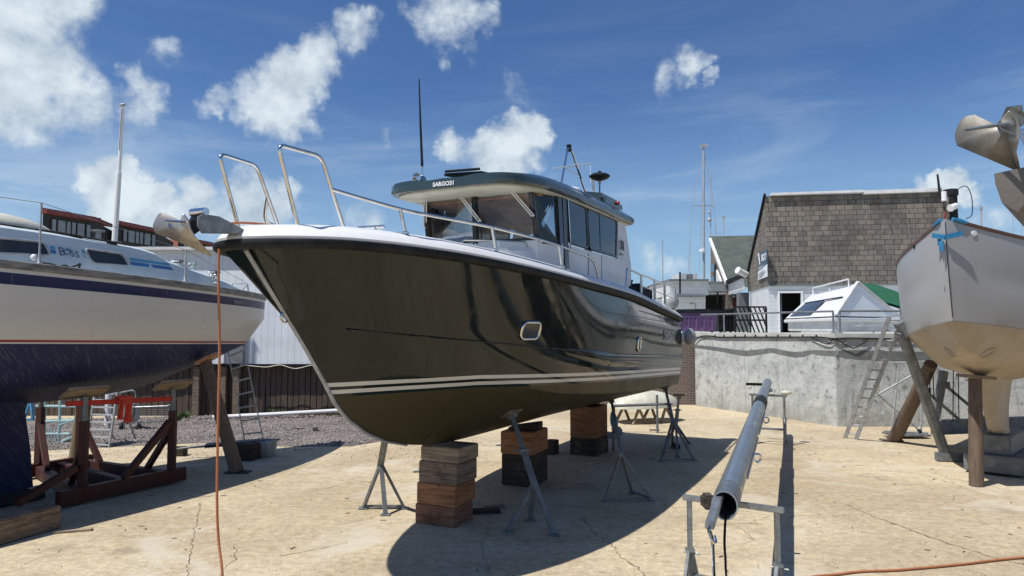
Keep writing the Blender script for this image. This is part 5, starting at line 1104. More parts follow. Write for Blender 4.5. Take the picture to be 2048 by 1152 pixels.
# ================================================================== LEFT SAILING YACHT (bow pointing away)
L = Frame(-5.4, 15.3, 207.0)
yl = thing('sailing_yacht', 'older white sailing yacht with navy band and blue bottom, held in a red cradle', 'yacht', (L.O.x, L.O.y, 0), -L.psi)
def lw(s): u = min(1, max(0, s / 6.6)); return 1.46 * (1 - (1 - u) ** 2.1) ** .80
def lzs(s): return 3.225 + .034 * s
def lzw(s): return 2.265 + .022 * s
YE = 9.0
Ss = [(lw(s), s, lzs(s)) for s in span(0, YE, 40, 1.7)]
mid_ = [(0.0, .02, 2.80)] + [(lw(s - .02) * (.90 + .09 * min(1, s / 5)), s, lzs(s) - .45) for s in span(.25, YE, 30, 1.5)]
Ws = [(0, .52, 2.27)] + [(lw(s - .55) * .93, s, lzw(s)) for s in span(.85, YE, 30, 1.5)]
Bs = [(0, 1.1, 2.08)] + [(lw(s - 1.2) * .72, s, 1.98 - .10 * (s - 1.3) if s < 3 else 1.81 - .02 * (s - 3)) for s in span(1.5, YE, 24, 1.4)]
Ks = [(0, 1.6, 1.95), (0, 2.2, 1.77), (0, 2.65, 1.60), (0, 3.2, 1.50), (0, 4.0, 1.44), (0, 6, 1.42), (0, YE, 1.6)]
stemL = [(0, .0, 3.225), (0, .0, 3.0), (0, .03, 2.78), (0, .08, 2.62), (0, .19, 2.46), (0, .33, 2.35), (0, .53, 2.27), (0, .8, 2.18), (0, 1.16, 2.06), (0, 1.6, 1.95)]
rows = hull_grid([Ks, Bs, Ws, mid_, Ss], 80, 5, [lambda t: .0, lambda t: .05, lambda t: .03, lambda t: .01], 1.5)
ym = hull_mb(rows)
def yline(q, y, z, o):
    zr_ = q.m('MULTIPLY_ADD', y, .022, 2.265); zs_ = q.m('MULTIPLY_ADD', y, .034, 3.225)
    return q.m('DIVIDE', q.m('SUBTRACT', z, zr_), q.m('SUBTRACT', zs_, zr_))
def ystreak(q, o, val, col):
    v = q.map(o, (1, 1, 1), rot=(.75, 0, 0)); sc_ = q.noise(q.map(v, (2, 22, .9)), 3.0, 6, .7)
    f_ = q.m('MULTIPLY', q.ss(sc_, .53, .62), q.m('LESS_THAN', val, -.02)); col = q.mix(q.m('MULTIPLY', f_, .65), col, (.12, .13, .17, 1))
    gr_ = q.m('MULTIPLY', q.ss(q.noise(o, 3.5, 6, .7), .64, .72), q.m('GREATER_THAN', val, .1)); col = q.mix(q.m('MULTIPLY', gr_, .25), col, (.3, .28, .24, 1))
    ru_ = q.m('MULTIPLY', q.ss(q.noise(q.map(o, (9, 9, .7)), 1.4, 6, .7), .56, .72), q.m('GREATER_THAN', val, .05)); return q.mix(q.m('MULTIPLY', ru_, .18), col, (.36, .33, .27, 1))
my, ty_, by_, qy_, vy_ = hull_mat('yacht_topside', yline, [(0, (.013, .02, .075)), (.02, (.66, .64, .60)), (.055, (.28, .03, .03)), (.775, (.62, .605, .56)), (.93, (.012, .014, .07)), (9, (.62, .6, .56))], .32, 0, ystreak, .003, .45)
ty_.links.new(qy_.m('MULTIPLY_ADD', qy_.m('LESS_THAN', vy_, 0.), .36, .3), by_.inputs['Roughness'])
ym.build('hull', my, yl, smooth=40)
yhit = hitter(ym, L)
k = MB(); fin = [(4.62, 1.46), (4.78, .12), (8.6, .10), (8.9, 1.5)]; 
rws = []
for z_, s0_, s1_, th in ((1.6, 4.75, 8.9, .26), (1.3, 4.82, 8.8, .17), (.7, 4.72, 8.7, .15), (.12, 4.66, 8.6, .13)):
    n_ = 14; r = []
    for i in range(n_): u = i / (n_ - 1); r.append(V((th * math.sin(math.pi * (u ** .5)) ** .7 if 0 < i < n_ - 1 else 0, s0_ + (s1_ - s0_) * u, z_)))
    rws.append(r + [mirror(p) for p in reversed(r[1:-1])])
k.grid(rws, True); k.add(rws[-1], [tuple(range(len(rws[-1])))]); k.build('keel', my, yl)
nearw = -1
def npt(w, s, z): return V((w * nearw, s, z))
# toe rail
edge = [V((lw(s), s, lzs(s))) for s in span(0, YE, 50, 1.7)]
def strip(edge, prof):
    secs = []
    for i, p in enumerate(edge):
        a = edge[max(0, i - 1)]; b = edge[min(len(edge) - 1, i + 1)]
        n_ = V((0, -1, 0)) if i == 0 else V(((b - a).y, -(b - a).x, 0)).normalized(); secs.append([p + n_ * o + V((0, 0, u)) for o, u in prof])
    return closedstrip(secs)
strip(edge, [(-.04, -.02), (.02, -.02), (.03, .02), (.03, .085), (-.0, .10), (-.04, .09)]).build('toe_rail', pbr('weathered_alloy_rail', (.30, .30, .28), .5, .35, col2=(.13, .125, .115), scale=4, stretch=(1, 1, 4)), yl, smooth=50)
k = MB(); k.grid([[V((p.x - .02, p.y + .03, p.z + .05)), V((0, p.y + .03, p.z + .09))] for p in edge]); k.grid([[V((-p.x + .02, p.y + .03, p.z + .05)), V((0, p.y + .03, p.z + .09))] for p in edge]); k.build('deck', 'white2', yl, smooth=50)
# cabin trunk
secs = []
for s, wb, wt, zt in ((.75, .12, .08, 3.45), (1.3, .34, .26, 3.57), (2.0, .58, .44, 3.68), (2.9, .82, .66, 3.82), (3.15, .86, .68, 3.93), (3.5, .90, .72, 3.99), (5.0, 1.0, .82, 4.06), (7.0, 1.06, .88, 4.10), (9.0, 1.06, .88, 4.12)):
    zb = lzs(s) + .03; secs.append([V((-wb, s, zb)), V((-wt - .02, s, zt - .05)), V((-wt + .08, s, zt)), V((0, s, zt + .05)), V((wt - .08, s, zt)), V((wt + .02, s, zt - .05)), V((wb, s, zb))])
k = MB(); k.grid(secs, True); k.add(secs[0], [tuple(range(7))]); k.add(secs[-1], [tuple(range(7))])
M['yachtcabin'] = pbr('pale_blue_white_gelcoat', (.58, .66, .68), .42, col2=(.50, .58, .60), scale=2, fine=.12)
cab = k.build('cabin_trunk', 'yachtcabin', yl, .0, smooth=30); chit = hitter(k, L)
def cpt(px, py, off=.006):
    h, n = chit(px, py)
    if h is None: return None
    return h + n * off
def cquad(pts, name, mat, parent, off=.006, th=.004, sub=1):
    rws = []
    for i in range(13):
        u = i / 12; a = V(pts[0]).lerp(V(pts[1]), u); b = V(pts[3]).lerp(V(pts[2]), u); p = cpt(a.x, a.y, off); q = cpt(b.x, b.y, off)
        if p is not None and q is not None: rws.append([p, q])
    if len(rws) < 2: return None
    k = MB(); k.grid(rws); return k.build(name, mat, parent)
def cframe(corner_px, name, mat, r=.016):
    vs = [cpt(px, py, .01) for px, py in corner_px]; k = MB(); k.tube(rounded(vs, .07, 5, True), r, 7, True); return k.build(name, mat, yl, smooth=60)
wq = [(169, 497), (244, 508), (258, 532), (184, 526)]
f_ = cframe(wq, 'cabin_window', 'alu'); vs = rounded([cpt(px, py, .006) for px, py in wq], .07, 5, True); k = MB(); k.prism(vs, (vs[2] - vs[0]).cross(vs[8] - vs[0]).normalized() * .003); k.build('pane', 'glassdk', f_)
wq = [(-60, 471), (88, 485), (100, 511), (-60, 503)]
vv = [cpt(px, py, .01) for px, py in wq]
if all(v is not None for v in vv):
    f_ = cframe(wq, 'cabin_window', 'alu'); vs = rounded([cpt(px, py, .006) for px, py in wq], .07, 5, True); k = MB(); k.prism(vs, (vs[2] - vs[0]).cross(vs[8] - vs[0]).normalized() * .003); k.build('pane', 'glassdk', f_)
for pts, mt in (([(258, 515), (337, 527), (340, 532), (259, 521)], 'cyan'), ([(259, 523), (341, 534), (347, 541), (262, 530)], 'bluepaint2'), ([(99, 491), (109, 493), (111, 499), (101, 497)], 'cyan'), ([(101, 499), (111, 501), (112, 508), (101, 506)], 'bluepaint2'), ([(163, 500), (168, 500), (170, 508), (164, 506)], 'cyan'), ([(164, 508), (170, 510), (174, 518), (166, 515)], 'teal'), ([(-40, 502), (60, 508), (60, 510), (-40, 505)], 'bluepaint2')):
    if mt == 'bluepaint2' and mt not in M: M[mt] = pbr('sky_blue_stripe', (.05, .20, .46), .45, scale=5)
    cquad(pts, 'cabin_stripe', mt, yl, .005)
for ch_, px, py, sz in (('B', 123, 504, .19), ('O', 134, 505, .15), ('S', 144, 508, .15), ('S', 154, 510, .15)):
    h, n = chit(px, py); a, _ = chit(px - 5, py); b, _ = chit(px + 5, py)
    if h: x = (b - a).normalized(); y = n.cross(x); y = y if y.z > 0 else -y; text_mb(ch_, sz * 1.0, basis(h + n * .008, x, y), .002).build('name_lettering', 'letterblue', yl)
k = MB(); c_ = [cpt(131, 502, .008), cpt(135, 494, .008), cpt(136, 503, .008)]; d_ = [cpt(138, 503, .008), cpt(140, 496, .008), cpt(143, 505, .008)]
for q3 in (c_, d_): k.prism(q3, (q3[1] - q3[0]).cross(q3[2] - q3[0]).normalized() * .003)
k.build('sail_emblem', 'cyan', yl)
h, n = yhit(480, 604); a, _ = yhit(472, 604); b, _ = yhit(488, 604); x = (b - a).normalized(); y = n.cross(x); y = y if y.z > 0 else -y
text_mb('Westerly', .13, basis(h + n * .01, x, y), .002, .0).build('hull_lettering', 'greyplastic', yl)
# grab rail on the trunk edge
k = MB(); gl2 = [L.at(px, py, -.72) for px, py in [(-40, 443), (0, 449), (60, 458), (120, 466), (180, 477), (262, 491)]]
gl2 = [V((-.74, p.y, p.z)) for p in gl2]; k.tube(gl2, .018, 6)
for i in (0, 1, 2, 3, 4): q_ = gl2[i].lerp(gl2[i + 1], .5); k.box(q_ - V((0, 0, .045)), (.05, .16, .09))
k.build('grab_rail', 't_dark', yl, .004)
# hatch / dome of cream grp aft on the trunk
k = MB(); k.ball((-.1, 5.75, 4.08), 1., 24, (.62, 1.15, .26)); k.build('sliding_hatch', 'cream', yl, smooth=60)
k = MB(); k.box((0, 3.75, 4.06), (.6, .5, .07)); k.build('deck_hatch', 'greyplastic', yl, .02)
# stanchions and lifeline
sts = []
for px, pt, pb in ((78, 405, 533), (370, 500, 566)):
    b_ = L.solve(px, pb, lambda s: -(lw(s) - .10), -1.2); t_ = V((b_.x, b_.y, L.at(px, pt, b_.x).z)); sts.append(t_)
    k = MB(); k.tube([b_, t_], .0145, 8); k.lathe(b_, (0, 0, 1), [(.05, -.02), (.05, .03), (.022, .06), (.02, .14)], 10); k.build('stanchion', 'alu', yl, smooth=60)
for s in (2.0, 4.9): pass
bp0 = L.solve(497, 588, lambda s: -(lw(s) - .06), -.3); k = MB(); k.tube(rounded([bp0, bp0 + V((0, .04, .22)), V((-bp0.x, bp0.y + .04, bp0.z + .22)), V((-bp0.x, bp0.y, bp0.z))], .05), .014, 7); k.tube([bp0 + V((-.03, .25, 0)), bp0 + V((0, .04, .2))], .012, 6); k.build('pulpit_stub', 'alu', yl, smooth=60)
k = MB(); k.tube([L.at(-60, 386, -1.3), sts[0], sts[1] + V((0, 0, -.0)), bp0 + V((0, .04, .22))], .0045, 5); k.build('lifeline', 'galv', yl)
k = MB(); k.lathe(L.at(386, 532, -.7) , (0, 0, 1), [(.05, -.06), (.05, 0), (.10, .02), (.10, .05), (.03, .06)], 12); k.build('rail_clamp', 'steel', yl)
# cowl vents
for px, py, w_ in ((356, 527, -.42), (428, 548, -.40)):
    c = L.at(px, py, w_); k = MB(); k.lathe(c - V((0, 0, .10)), (0, 0, 1), [(.11, -.1), (.11, .03), (.085, .05), (.085, .10), (.125, .115), (.135, .15), (.11, .165), (.0, .175)], 18); k.build('deck_vent', 'steel', yl, smooth=40)
c = L.at(432, 553, -.5); k = MB(); k.ball(c, .07, 12); k.ball(c + V((.0, .02, -.09)), .05, 10); k.build('bow_shackle', 'steel', yl)
c = L.at(60, 532, -1.15); k = MB(); k.ball(L.at(68, 515, -1.1), .05, 10); k.build('block', 'white', yl)
k = MB(); k.tube(smoothpath([L.at(px, py, -1.2) for px, py in [(85, 526), (105, 529), (115, 533), (130, 531), (140, 535), (155, 530), (160, 528), (158, 536)]]), .016, 6); k.build('coiled_line', 't_dark', yl)
k = MB(); b_ = L.at(100, 534, -1.2); k.box(b_, (.05, .5, .05)); k.box(b_ + V((0, .6, .02)), (.06, .2, .06)); k.build('genoa_track', 'cable', yl)

# ---- red cradle, strap, cloth
cr = thing('boat_cradle', 'rusty red steel cradle holding the blue-bottomed yacht', 'cradle', tuple(G(200, 1000)))
p1, p2_, p3 = G(163, 1008), G(342, 968), G(76, 955); ax = (p2_ - p1).normalized(); tr = (p3 - p1); tr = (tr - ax * tr.dot(ax)); LT = tr.length; tr.normalize(); p4_ = p2_ + tr * LT
ZC = 1.52
H_ = lambda p, z: V((p.x, p.y, z))
def cbeam(nm, a, b, w=.12, h=.12): k = MB(); k.beam(a, b, w, h); return k.build(nm, 'red', cr, .008, True)
for p in (p1, p2_, p3, p4_):
    cbeam('post', H_(p, .10), H_(p, 1.22), .11, .11)
    k = MB(); k.tube([H_(p, 1.2), H_(p, 1.58)], .045, 8); k.build('jack_screw', 'galvdull', cr, 0, True)
for a, b in ((p1, p2_), (p3, p4_)): cbeam('side_beam', H_(a - ax * .35, .14), H_(b + ax * .25, .14), .13, .22)
for a, b in ((p1, p3), (p2_, p4_), (p1.lerp(p2_, .5), p3.lerp(p4_, .5))): cbeam('cross_beam', H_(a, .12), H_(b, .12), .14, .18)
for a, b, d_ in ((p1, p3, 1), (p3, p1, 1), (p2_, p4_, 1), (p4_, p2_, 1)):
    q_ = a + (b - a).normalized() * .62; cbeam('brace', H_(q_, .2), H_(a, .95), .09, .09)
cbeam('brace', H_(p2_ - ax * .85, .25), H_(p2_ - ax * .05, 1.05), .10, .10); cbeam('brace', H_(p1 - ax * .9, .2), H_(p1 - ax * .1, .2) + V((0, 0, .35)), .1, .1)
for px, py, p in ((168, 786, p1), (325, 765, p2_)):
    c = H_(p, 1.63); k = MB(); n_ = (L.n * -.5 + V((0, 0, -.85))).normalized(); u_ = ax; v_ = n_.cross(u_); R = Matrix((u_, v_, n_)).transposed(); k.box(c + V((0, 0, .02)), (.62, .30, .05), R); k.build('support_pad', 't_pale', cr, .006, True)
sp_ = MB(); sp_.beam(H_(p1, 1.50) - ax * .28, H_(p2_, 1.42) + ax * .03, .03, .075); solo(sp_, 'strap', 'strap', 'bright red webbing strap stretched between the cradle posts', 'strap', bevel=.004)
rc = MB(); c0_ = p1.lerp(p2_, .40); rng = random.Random(3)
for part_ in ((-.10, -.02, .30), (.0, .13, .36)):
    rws = []
    for i in range(9):
        u = i / 8; rws.append([H_(c0_ + ax * (part_[0] + (part_[1] - part_[0]) * v + .05 * u * (v - .4)), 1.48 - u * part_[2]) - tr * (.04 + .035 * math.sin(v * 9 + u * 3)) for v in [j / 7 for j in range(8)]])
    rc.grid(rws)
rc.box(H_(c0_, 1.48) - tr * .02, (.22, .10, .13)); solo(rc, 'cloth', 'redcloth', 'red rag tied over the red strap, hanging in two tails', 'cloth')
# ---- keel blocks, big timber, posts
k = MB(); c = L.world((0, 5.2, 0)); k.box((c.x, c.y, .07), (1.0, .9, .10), Matrix.Rotation(-.47, 3, 'Z')); solo(k, 'timber_block', 'greenblk', 'dark mossy timber under the yacht keel', 'timber block', bevel=.015)
a = G(122, 1057); b = G(-40, 1103); d_ = (a - b); sd_v = V((-d_.y, d_.x, 0)).normalized()
k = MB(); k.prism([b, a, a + sd_v * .30, b + sd_v * .30], (0, 0, .30)); solo(k, 'timber_block', 't_grey', 'large weathered timber baulk at the lower left corner', 'timber block', bevel=.015)
k = MB(); q_ = G(105, 1068); k.prism([q_ + V((.02, -.02, 0)), q_ + V((.38, .22, 0)), q_ + V((.42, .12, 0))], (0, 0, .03)); solo(k, 'wood_chip', 't_pale', 'broken pale board scrap by the large timber baulk', 'board')
ps = thing('timber_prop', 'leaning round timber prop under the yacht bow', 'prop', tuple(G(474, 947)))
ft = G(474, 945); h, n = yhit(408, 724); tp = L.world(h) if h else P(410, 724, 13.4); tp = P(411, 722, 13.15)
k = MB(); k.tube([ft, ft.lerp(tp, .5), tp], [.125, .115, .105], 12); k.build('pole', 'woodpost', ps, 0, True)
k = MB(); k.box(ft + V((.02, 0, .012)), (.42, .25, .02)); k.build('base_plate', 't_dark', ps, 0, True)
k = MB(); k.box(tp + V((.05, 0, .05)), (.42, .3, .06), Matrix.Rotation(-.45, 3, 'Y')); k.build('pad', 'brown', ps, .006, True)
ps = thing('timber_prop', 'stout upright round timber prop behind the red cradle', 'prop', tuple(G(156, 935)))
ft = G(153, 936); tp = P(170, 790, ft.y); k = MB(); k.tube([ft, tp], [.155, .12], 12); k.build('pole', pbr('mossy_pole', (.17, .14, .07), .85, col2=(.10, .085, .05), scale=5, stretch=(4, 4, .6), bump=.004, bscale=12), ps, 0, True)
k = MB(); k.box(ft + V((0, 0, .012)), (.45, .35, .02)); k.build('base_plate', 't_dark', ps, 0, True)
# concrete block pair under the board
a = G(472, 922); k = MB(); k.box((a.x + .18, a.y + .15, .16), (.34, .34, .32), Matrix.Rotation(-.2, 3, 'Z')); solo(k, 'concrete_block', 't_dark', 'dark block under the left end of the blue board', 'block', bevel=.012)
a = G(515, 916); k = MB(); k.box((a.x + .05, a.y + .2, .16), (.40, .34, .31), Matrix.Rotation(-.2, 3, 'Z')); solo(k, 'concrete_block', 'quay', 'grey concrete block under the ladder foot', 'block', bevel=.012)
k = MB(); a = G(500, 919); k.beam(P(410, 891, 14.2), P(532, 881, 14.5), .34, .06); solo(k, 'board', 'bluepaint', 'dark blue board lying across two blocks at the ladder foot', 'board', bevel=.02)
k = MB(); k.tube([P(352, 898, 14.1), P(412, 891, 14.3)], [.012, .04], 6); k.tube([P(530, 882, 14.5), P(562, 878, 14.6)], [.05, .01], 6); solo(k, 'oar', 'galvdull', 'dark spar lying in line with the blue board', 'spar')
k = MB(); k.box(G(352, 913) + V((0, .1, .09)), (.3, .2, .18)); solo(k, 'timber_block', 't_dark', 'dark block on the ground right of the red cradle', 'timber block', bevel=.012)
def ladder(name, label, f0, f1, t0, t1, rungs, w=.06, d=.025, mat='alu'):
    t_ = thing(name, label, 'ladder', tuple((f0 + f1) / 2 * 1)); up_ = (t0 - f0).cross(f1 - f0).normalized()
    for a, b in ((f0, t0), (f1, t1)): k = MB(); k.beam(a, b, d, w, up_); k.build('stile', mat, t_, .003, True)
    for i in range(rungs):
        u = (i + .6) / rungs; k = MB(); k.tube([f0.lerp(t0, u), f1.lerp(t1, u)], .017, 8); k.build('rung', mat, t_, 0, True)
    return t_
z_ = .34
ladder('ladder', 'weathered aluminium ladder leaning on the white yacht bow', P(490, 884, 14.6), P(527, 881, 14.75), P(456, 702, 14.6), P(487, 690, 14.75), 7, .05, .022)
# ---- things behind the cradle on the gravel
al = thing('step_ladder', 'aluminium step ladder standing open behind the red cradle', 'step ladder', tuple(G(195, 890)))
f0, f1 = G(172, 893), G(218, 895); t0, t1 = P(192, 775, f0.y + .35), P(236, 776, f1.y + .35)
for a, b in ((f0, t0), (f1, t1)): k = MB(); k.beam(a, b, .03, .07); k.build('stile', 'alu', al, .003, True)
for i in range(8): u = (i + .3) / 8; k = MB(); k.beam(f0.lerp(t0, u), f1.lerp(t1, u), .10, .025); k.build('tread', 'alu', al, .003, True)
for a, t in ((f0, t0), (f1, t1)): k = MB(); k.beam(a + V((.05, 1.0, 0)), t, .025, .04); k.build('rear_leg', 'alu', al, .003, True)
gt = thing('gate_frame', 'white tubular metal frame standing behind the yacht keel', 'frame', tuple(G(105, 882)))
Yg = 16.2
for pts in ([(88, 880), (90, 800)], [(118, 886), (120, 796)], [(72, 812), (152, 813)], [(78, 843), (150, 841)], [(80, 868), (140, 868)], [(118, 886), (150, 872)], [(120, 850), (150, 838)]): k = MB(); k.tube([P(*p, Yg) for p in pts], .03, 7); k.build('tube', 'teal', gt, 0, True)
k = MB()
for px in range(92, 118, 6): k.tube([P(px, 856, Yg), P(px + 2, 886, Yg)], .012, 5)
k.build('bars', 'teal', gt, 0, True)
bl = thing('blue_trestle', 'bright blue trestle seen between keel and cradle', 'trestle', tuple(G(56, 880)))
for pts in ([(47, 840), (60, 803)], [(66, 838), (62, 803)], [(44, 840), (68, 838)]): k = MB(); k.beam(P(*pts[0], 17), P(*pts[1], 17), .08, .05); k.build('leg', 'cyan', bl, .004, True)
ty = thing('wire_trolley', 'galvanised wire mesh trolley parked by the timber fence', 'trolley', tuple(G(290, 860)))
Yt = 18.2
k = MB(); k.tube(rounded([P(248, 866, Yt), P(250, 815, Yt), P(340, 812, Yt), P(352, 798, Yt)], .1), .02, 7); k.tube(rounded([P(338, 848, Yt), P(349, 800, Yt)], .1), .018, 7); k.tube(rounded([P(220, 790, Yt), P(268, 780, Yt), P(272, 790, Yt), P(260, 852, Yt)], .1), .022, 7); k.build('frame', 'galv', ty, 0, True)
k = MB()
for i in range(9): y = 816 + i * 3.9; k.tube([P(264, y, Yt), P(340 - i * .3, y - .6, Yt)], .006, 4)
for i in range(16): x = 266 + i * 4.8; k.tube([P(x, 814, Yt), P(x - .5, 850, Yt)], .004, 4)
k.build('mesh_panel', 'galv', ty, 0, True)
k = MB(); k.box(P(262, 825, Yt + .2), (.35, .3, .5)); k.build('engine_box', 'greyplastic', ty, .05, True)
for px, py in ((277, 858), (243, 855)): k = MB(); k.lathe(P(px, py, Yt + .1) + V((-.04, 0, 0)), (1, .3, 0), [(.11, 0), (.14, .02), (.14, .07), (.11, .09)], 16); k.build('wheel', 'black', ty, 0, True)
k = MB(); k.lathe(G(100, 950) * 1, (0, 0, 1), [(.14, 0), (.15, .1), (.06, .2)], 10); solo(k, 'rope_coil', 't_dark', 'dark lump of rope by the cradle foot', 'rope')
for px, py, m_, lab in ((630, 862, 'redlamp', 'small red-brown brick lump on the gravel'), (598, 860, 't_dark', 'dark stick on the gravel left of the brick lump')):
    k = MB(); c = G(px, py)
    if m_ == 'redlamp': k.box(c + V((0, 0, .05)), (.14, .12, .1), Matrix.Rotation(.4, 3, 'Z'))
    else: k.beam(c + V((-.12, 0, .03)), c + V((.12, .05, .03)), .04, .03)
    solo(k, 'brick' if m_ == 'redlamp' else 'stick', 'brick' if m_ == 'redlamp' else 't_dark', lab, 'brick' if m_ == 'redlamp' else 'stick', bevel=.006)

# ================================================================== RIGHT YACHT (bow towards us)
R0 = P(1890, 440, 10.8); Rr = Frame(R0.x, R0.y, 45.5)
yr = thing('sailing_yacht', 'grey-white yacht with bare beige bottom, bow on at the right edge', 'yacht', (R0.x, R0.y, 0), -Rr.psi)
def rw(s): u = min(1, max(0, s / 4.3)); return 1.76 * (1 - (1 - u) ** 2.0) ** 1.0
def rzs(s): return pchip([0, .5, 1.2, 2.5, 4, 7], [4.30, 4.15, 4.0, 3.84, 3.72, 3.66])(s)
def rzw(s): return 2.74 - .12 * s if s < 2.2 else 2.476 - .03 * (s - 2.2)
RE = 6.6
Ss = [(rw(s), s, rzs(s)) for s in span(0, RE, 40, 1.7)]
Ms = [(0, .10, 3.45)] + [(rw(s - .08) * (.93 + .06 * min(1, s / 3)), s, (rzs(s) * .5 + rzw(s) * .5)) for s in span(.3, RE, 30, 1.5)]
Ws = [(0, .24, 2.72)] + [(rw(s - .22) * .955, s, rzw(s)) for s in span(.42, RE, 30, 1.5)]
Bs = [(0, .62, 2.32)] + [(rw(s - .62) * .62, s, pchip([.6, 1.6, 3, 5, 6.6], [2.28, 2.0, 1.86, 1.86, 2.0])(s)) for s in span(.85, RE, 24, 1.4)]
Ks = [(0, 1.15, 2.02), (0, 1.5, 1.86), (0, 2.0, 1.70), (0, 3, 1.60), (0, 5, 1.62), (0, RE, 1.85)]
rows = hull_grid([Ks, Bs, Ws, Ms, Ss], 80, 6, [lambda t: .01, lambda t: .02 * min(1, t * 5), lambda t: .02, lambda t: .01], 1.5)
rm = hull_mb(rows)
def rline(q, y, z, o): return q.m('SUBTRACT', z, q.m('ADD', q.m('MULTIPLY_ADD', q.m('MINIMUM', y, 2.2), -.12, 2.74), q.m('MULTIPLY', q.m('SUBTRACT', q.noise(o, 14, 3, .6), .5), .03)))
def rstreak(q, o, val, col):
    patch = q.m('MULTIPLY', q.ss(q.noise(o, 1.6, 5, .6, .4), .42, .66), q.m('LESS_THAN', val, 0.)); col = q.mix(q.m('MULTIPLY', patch, .5), col, (.52, .46, .38, 1))
    p2 = q.m('MULTIPLY', q.ss(q.noise(o, 5, 6, .7), .6, .7), q.m('LESS_THAN', val, 0.)); col = q.mix(q.m('MULTIPLY', p2, .35), col, (.24, .19, .13, 1))
    p3 = q.m('MULTIPLY', q.ss(q.noise(q.map(o, (6, 6, .8)), 1.2, 6, .7), .5, .75), q.m('GREATER_THAN', val, 0.)); return q.mix(q.m('MULTIPLY', p3, .22), col, (.36, .35, .32, 1))
mr_, tr_, br_, qr_, vr_ = hull_mat('grey_white_topside', rline, [(0, (.42, .35, .255)), (.02, (.30, .28, .25)), (9, (.41, .41, .40))], .1, .3, rstreak, .002, .35)
tr_.links.new(qr_.m('MULTIPLY_ADD', qr_.m('LESS_THAN', vr_, .0), .35, .32), br_.inputs['Roughness']); br_.inputs['Coat Weight'].default_value = 0
rm.build('hull', mr_, yr, smooth=22); rhit = hitter(rm, Rr)
# keel fin
rws = []
for z_, s0_, s1_, th in ((1.85, 1.75, 4.6, .26), (1.55, 2.02, 4.3, .17), (1.15, 2.3, 4.0, .13), (.85, 2.55, 3.85, .14), (.70, 2.78, 3.8, .15)):
    r = [V((th * math.sin(math.pi * ((i / 13) ** .55)) ** .8 if 0 < i < 13 else 0, s0_ + (s1_ - s0_) * i / 13, z_)) for i in range(14)]; rws.append(r + [mirror(p) for p in reversed(r[1:-1])])
k = MB(); k.grid(rws, True); k.add(rws[-1], [tuple(range(len(rws[-1])))]); k.build('keel', mr_, yr)
edge = [V((rw(s), s, rzs(s))) for s in span(0, RE, 50, 1.7)]
M['varnish'] = pbr('varnished_rail', (.13, .055, .025), .45, col2=(.09, .04, .02), scale=6)
strip(edge[2:], [(-.03, -.01), (.012, -.01), (.018, .02), (.01, .045), (-.03, .05)]).build('toe_rail', 'varnish', yr, smooth=50) if False else None
for sg_ in (1, -1):
    k = MB(); e2 = [V((p.x * sg_, p.y, p.z)) for p in edge[5:]]
    k.grid([[p + V((sg_ * o, 0, u)) for o, u in ((-.03, -.01), (.014, -.01), (.02, .02), (.012, .045), (-.03, .05))] for p in e2], True); k.build('toe_rail', 'varnish', yr, smooth=50)
k = MB(); k.grid([[V((p.x - .02, p.y + .02, p.z - .01)), V((-p.x + .02, p.y + .02, p.z - .01))] for p in edge]); k.build('deck', 'white2', yr, smooth=50)
k = MB(); k.tube([(0, .02 + (.012 if False else -.012), 4.25), (0, .09, 3.45), (0, .225, 2.78)], .006, 5); k.build('stem_seam', 'cable', yr)
# blue masking tape at the stem head
k = MB()
for sg_ in (1, -1):
    q_ = [V((sg_ * rw(s), s, rzs(s) + .03)) for s in (.10, .18, .28)]; k.tube(q_, [.035, .045, .03], 6)
k.beam(V((-.20, .07, 4.07)), V((-.0, -.03, 4.01)), .02, .075); k.beam(V((.0, -.03, 4.01)), V((.20, .12, 4.07)), .02, .075); k.build('masking_tape', 'blue', yr, .0)
k = MB(); k.box((-.06, -.0, 3.88), (.07, .03, .16)); k.box((-.1, .05, 3.95), (.05, .03, .1)); k.build('tape_tail', 'blue', yr, .004)
h, n = rhit(1890, 577); k = MB()
if h: x = V((.3, 1, 0)).normalized(); k.prism([h + n * .006 + V((0, 0, .05)), h + n * .006 + x * .05 + V((0, 0, .05)), h + n * .006 + x * .05 - V((0, 0, .05)), h + n * .006 - V((0, 0, .05))], n * .004); k.build('tape_patch', 'blue', yr)
for px, py in ((1948, 467),):
    h, n = rhit(px, py)
    if h: k = MB(); k.lathe(h, n, [(.045, 0), (.045, .012), (.0, .016)], 16); k.build('skin_fitting', 'white', yr)
h, n = rhit(1829, 494)
if h: k = MB(); k.lathe(h, n, [(.03, 0), (.03, .015), (0, .016)], 12); k.build('skin_fitting', 'cable', yr)
for px, py, w2 in ((1975, 706, 1), (1900, 705, 1)):
    h, n = rhit(px, py)
    if h:
        k = MB(); y = V((0, 0, 1)); x = y.cross(n).normalized(); y = n.cross(x); 
        pts = [h + x * (.15 * math.cos(a)) * .55 + (y * math.cos(.6) + x * math.sin(.6) * (1 if px > 1940 else -1)) * (.11 * math.sin(a)) for a in [2 * math.pi * i / 20 for i in range(20)]]
        k.tube([p + n * .0 for p in pts], .016, 6, True); k.build('tunnel_rim', mr_, yr)
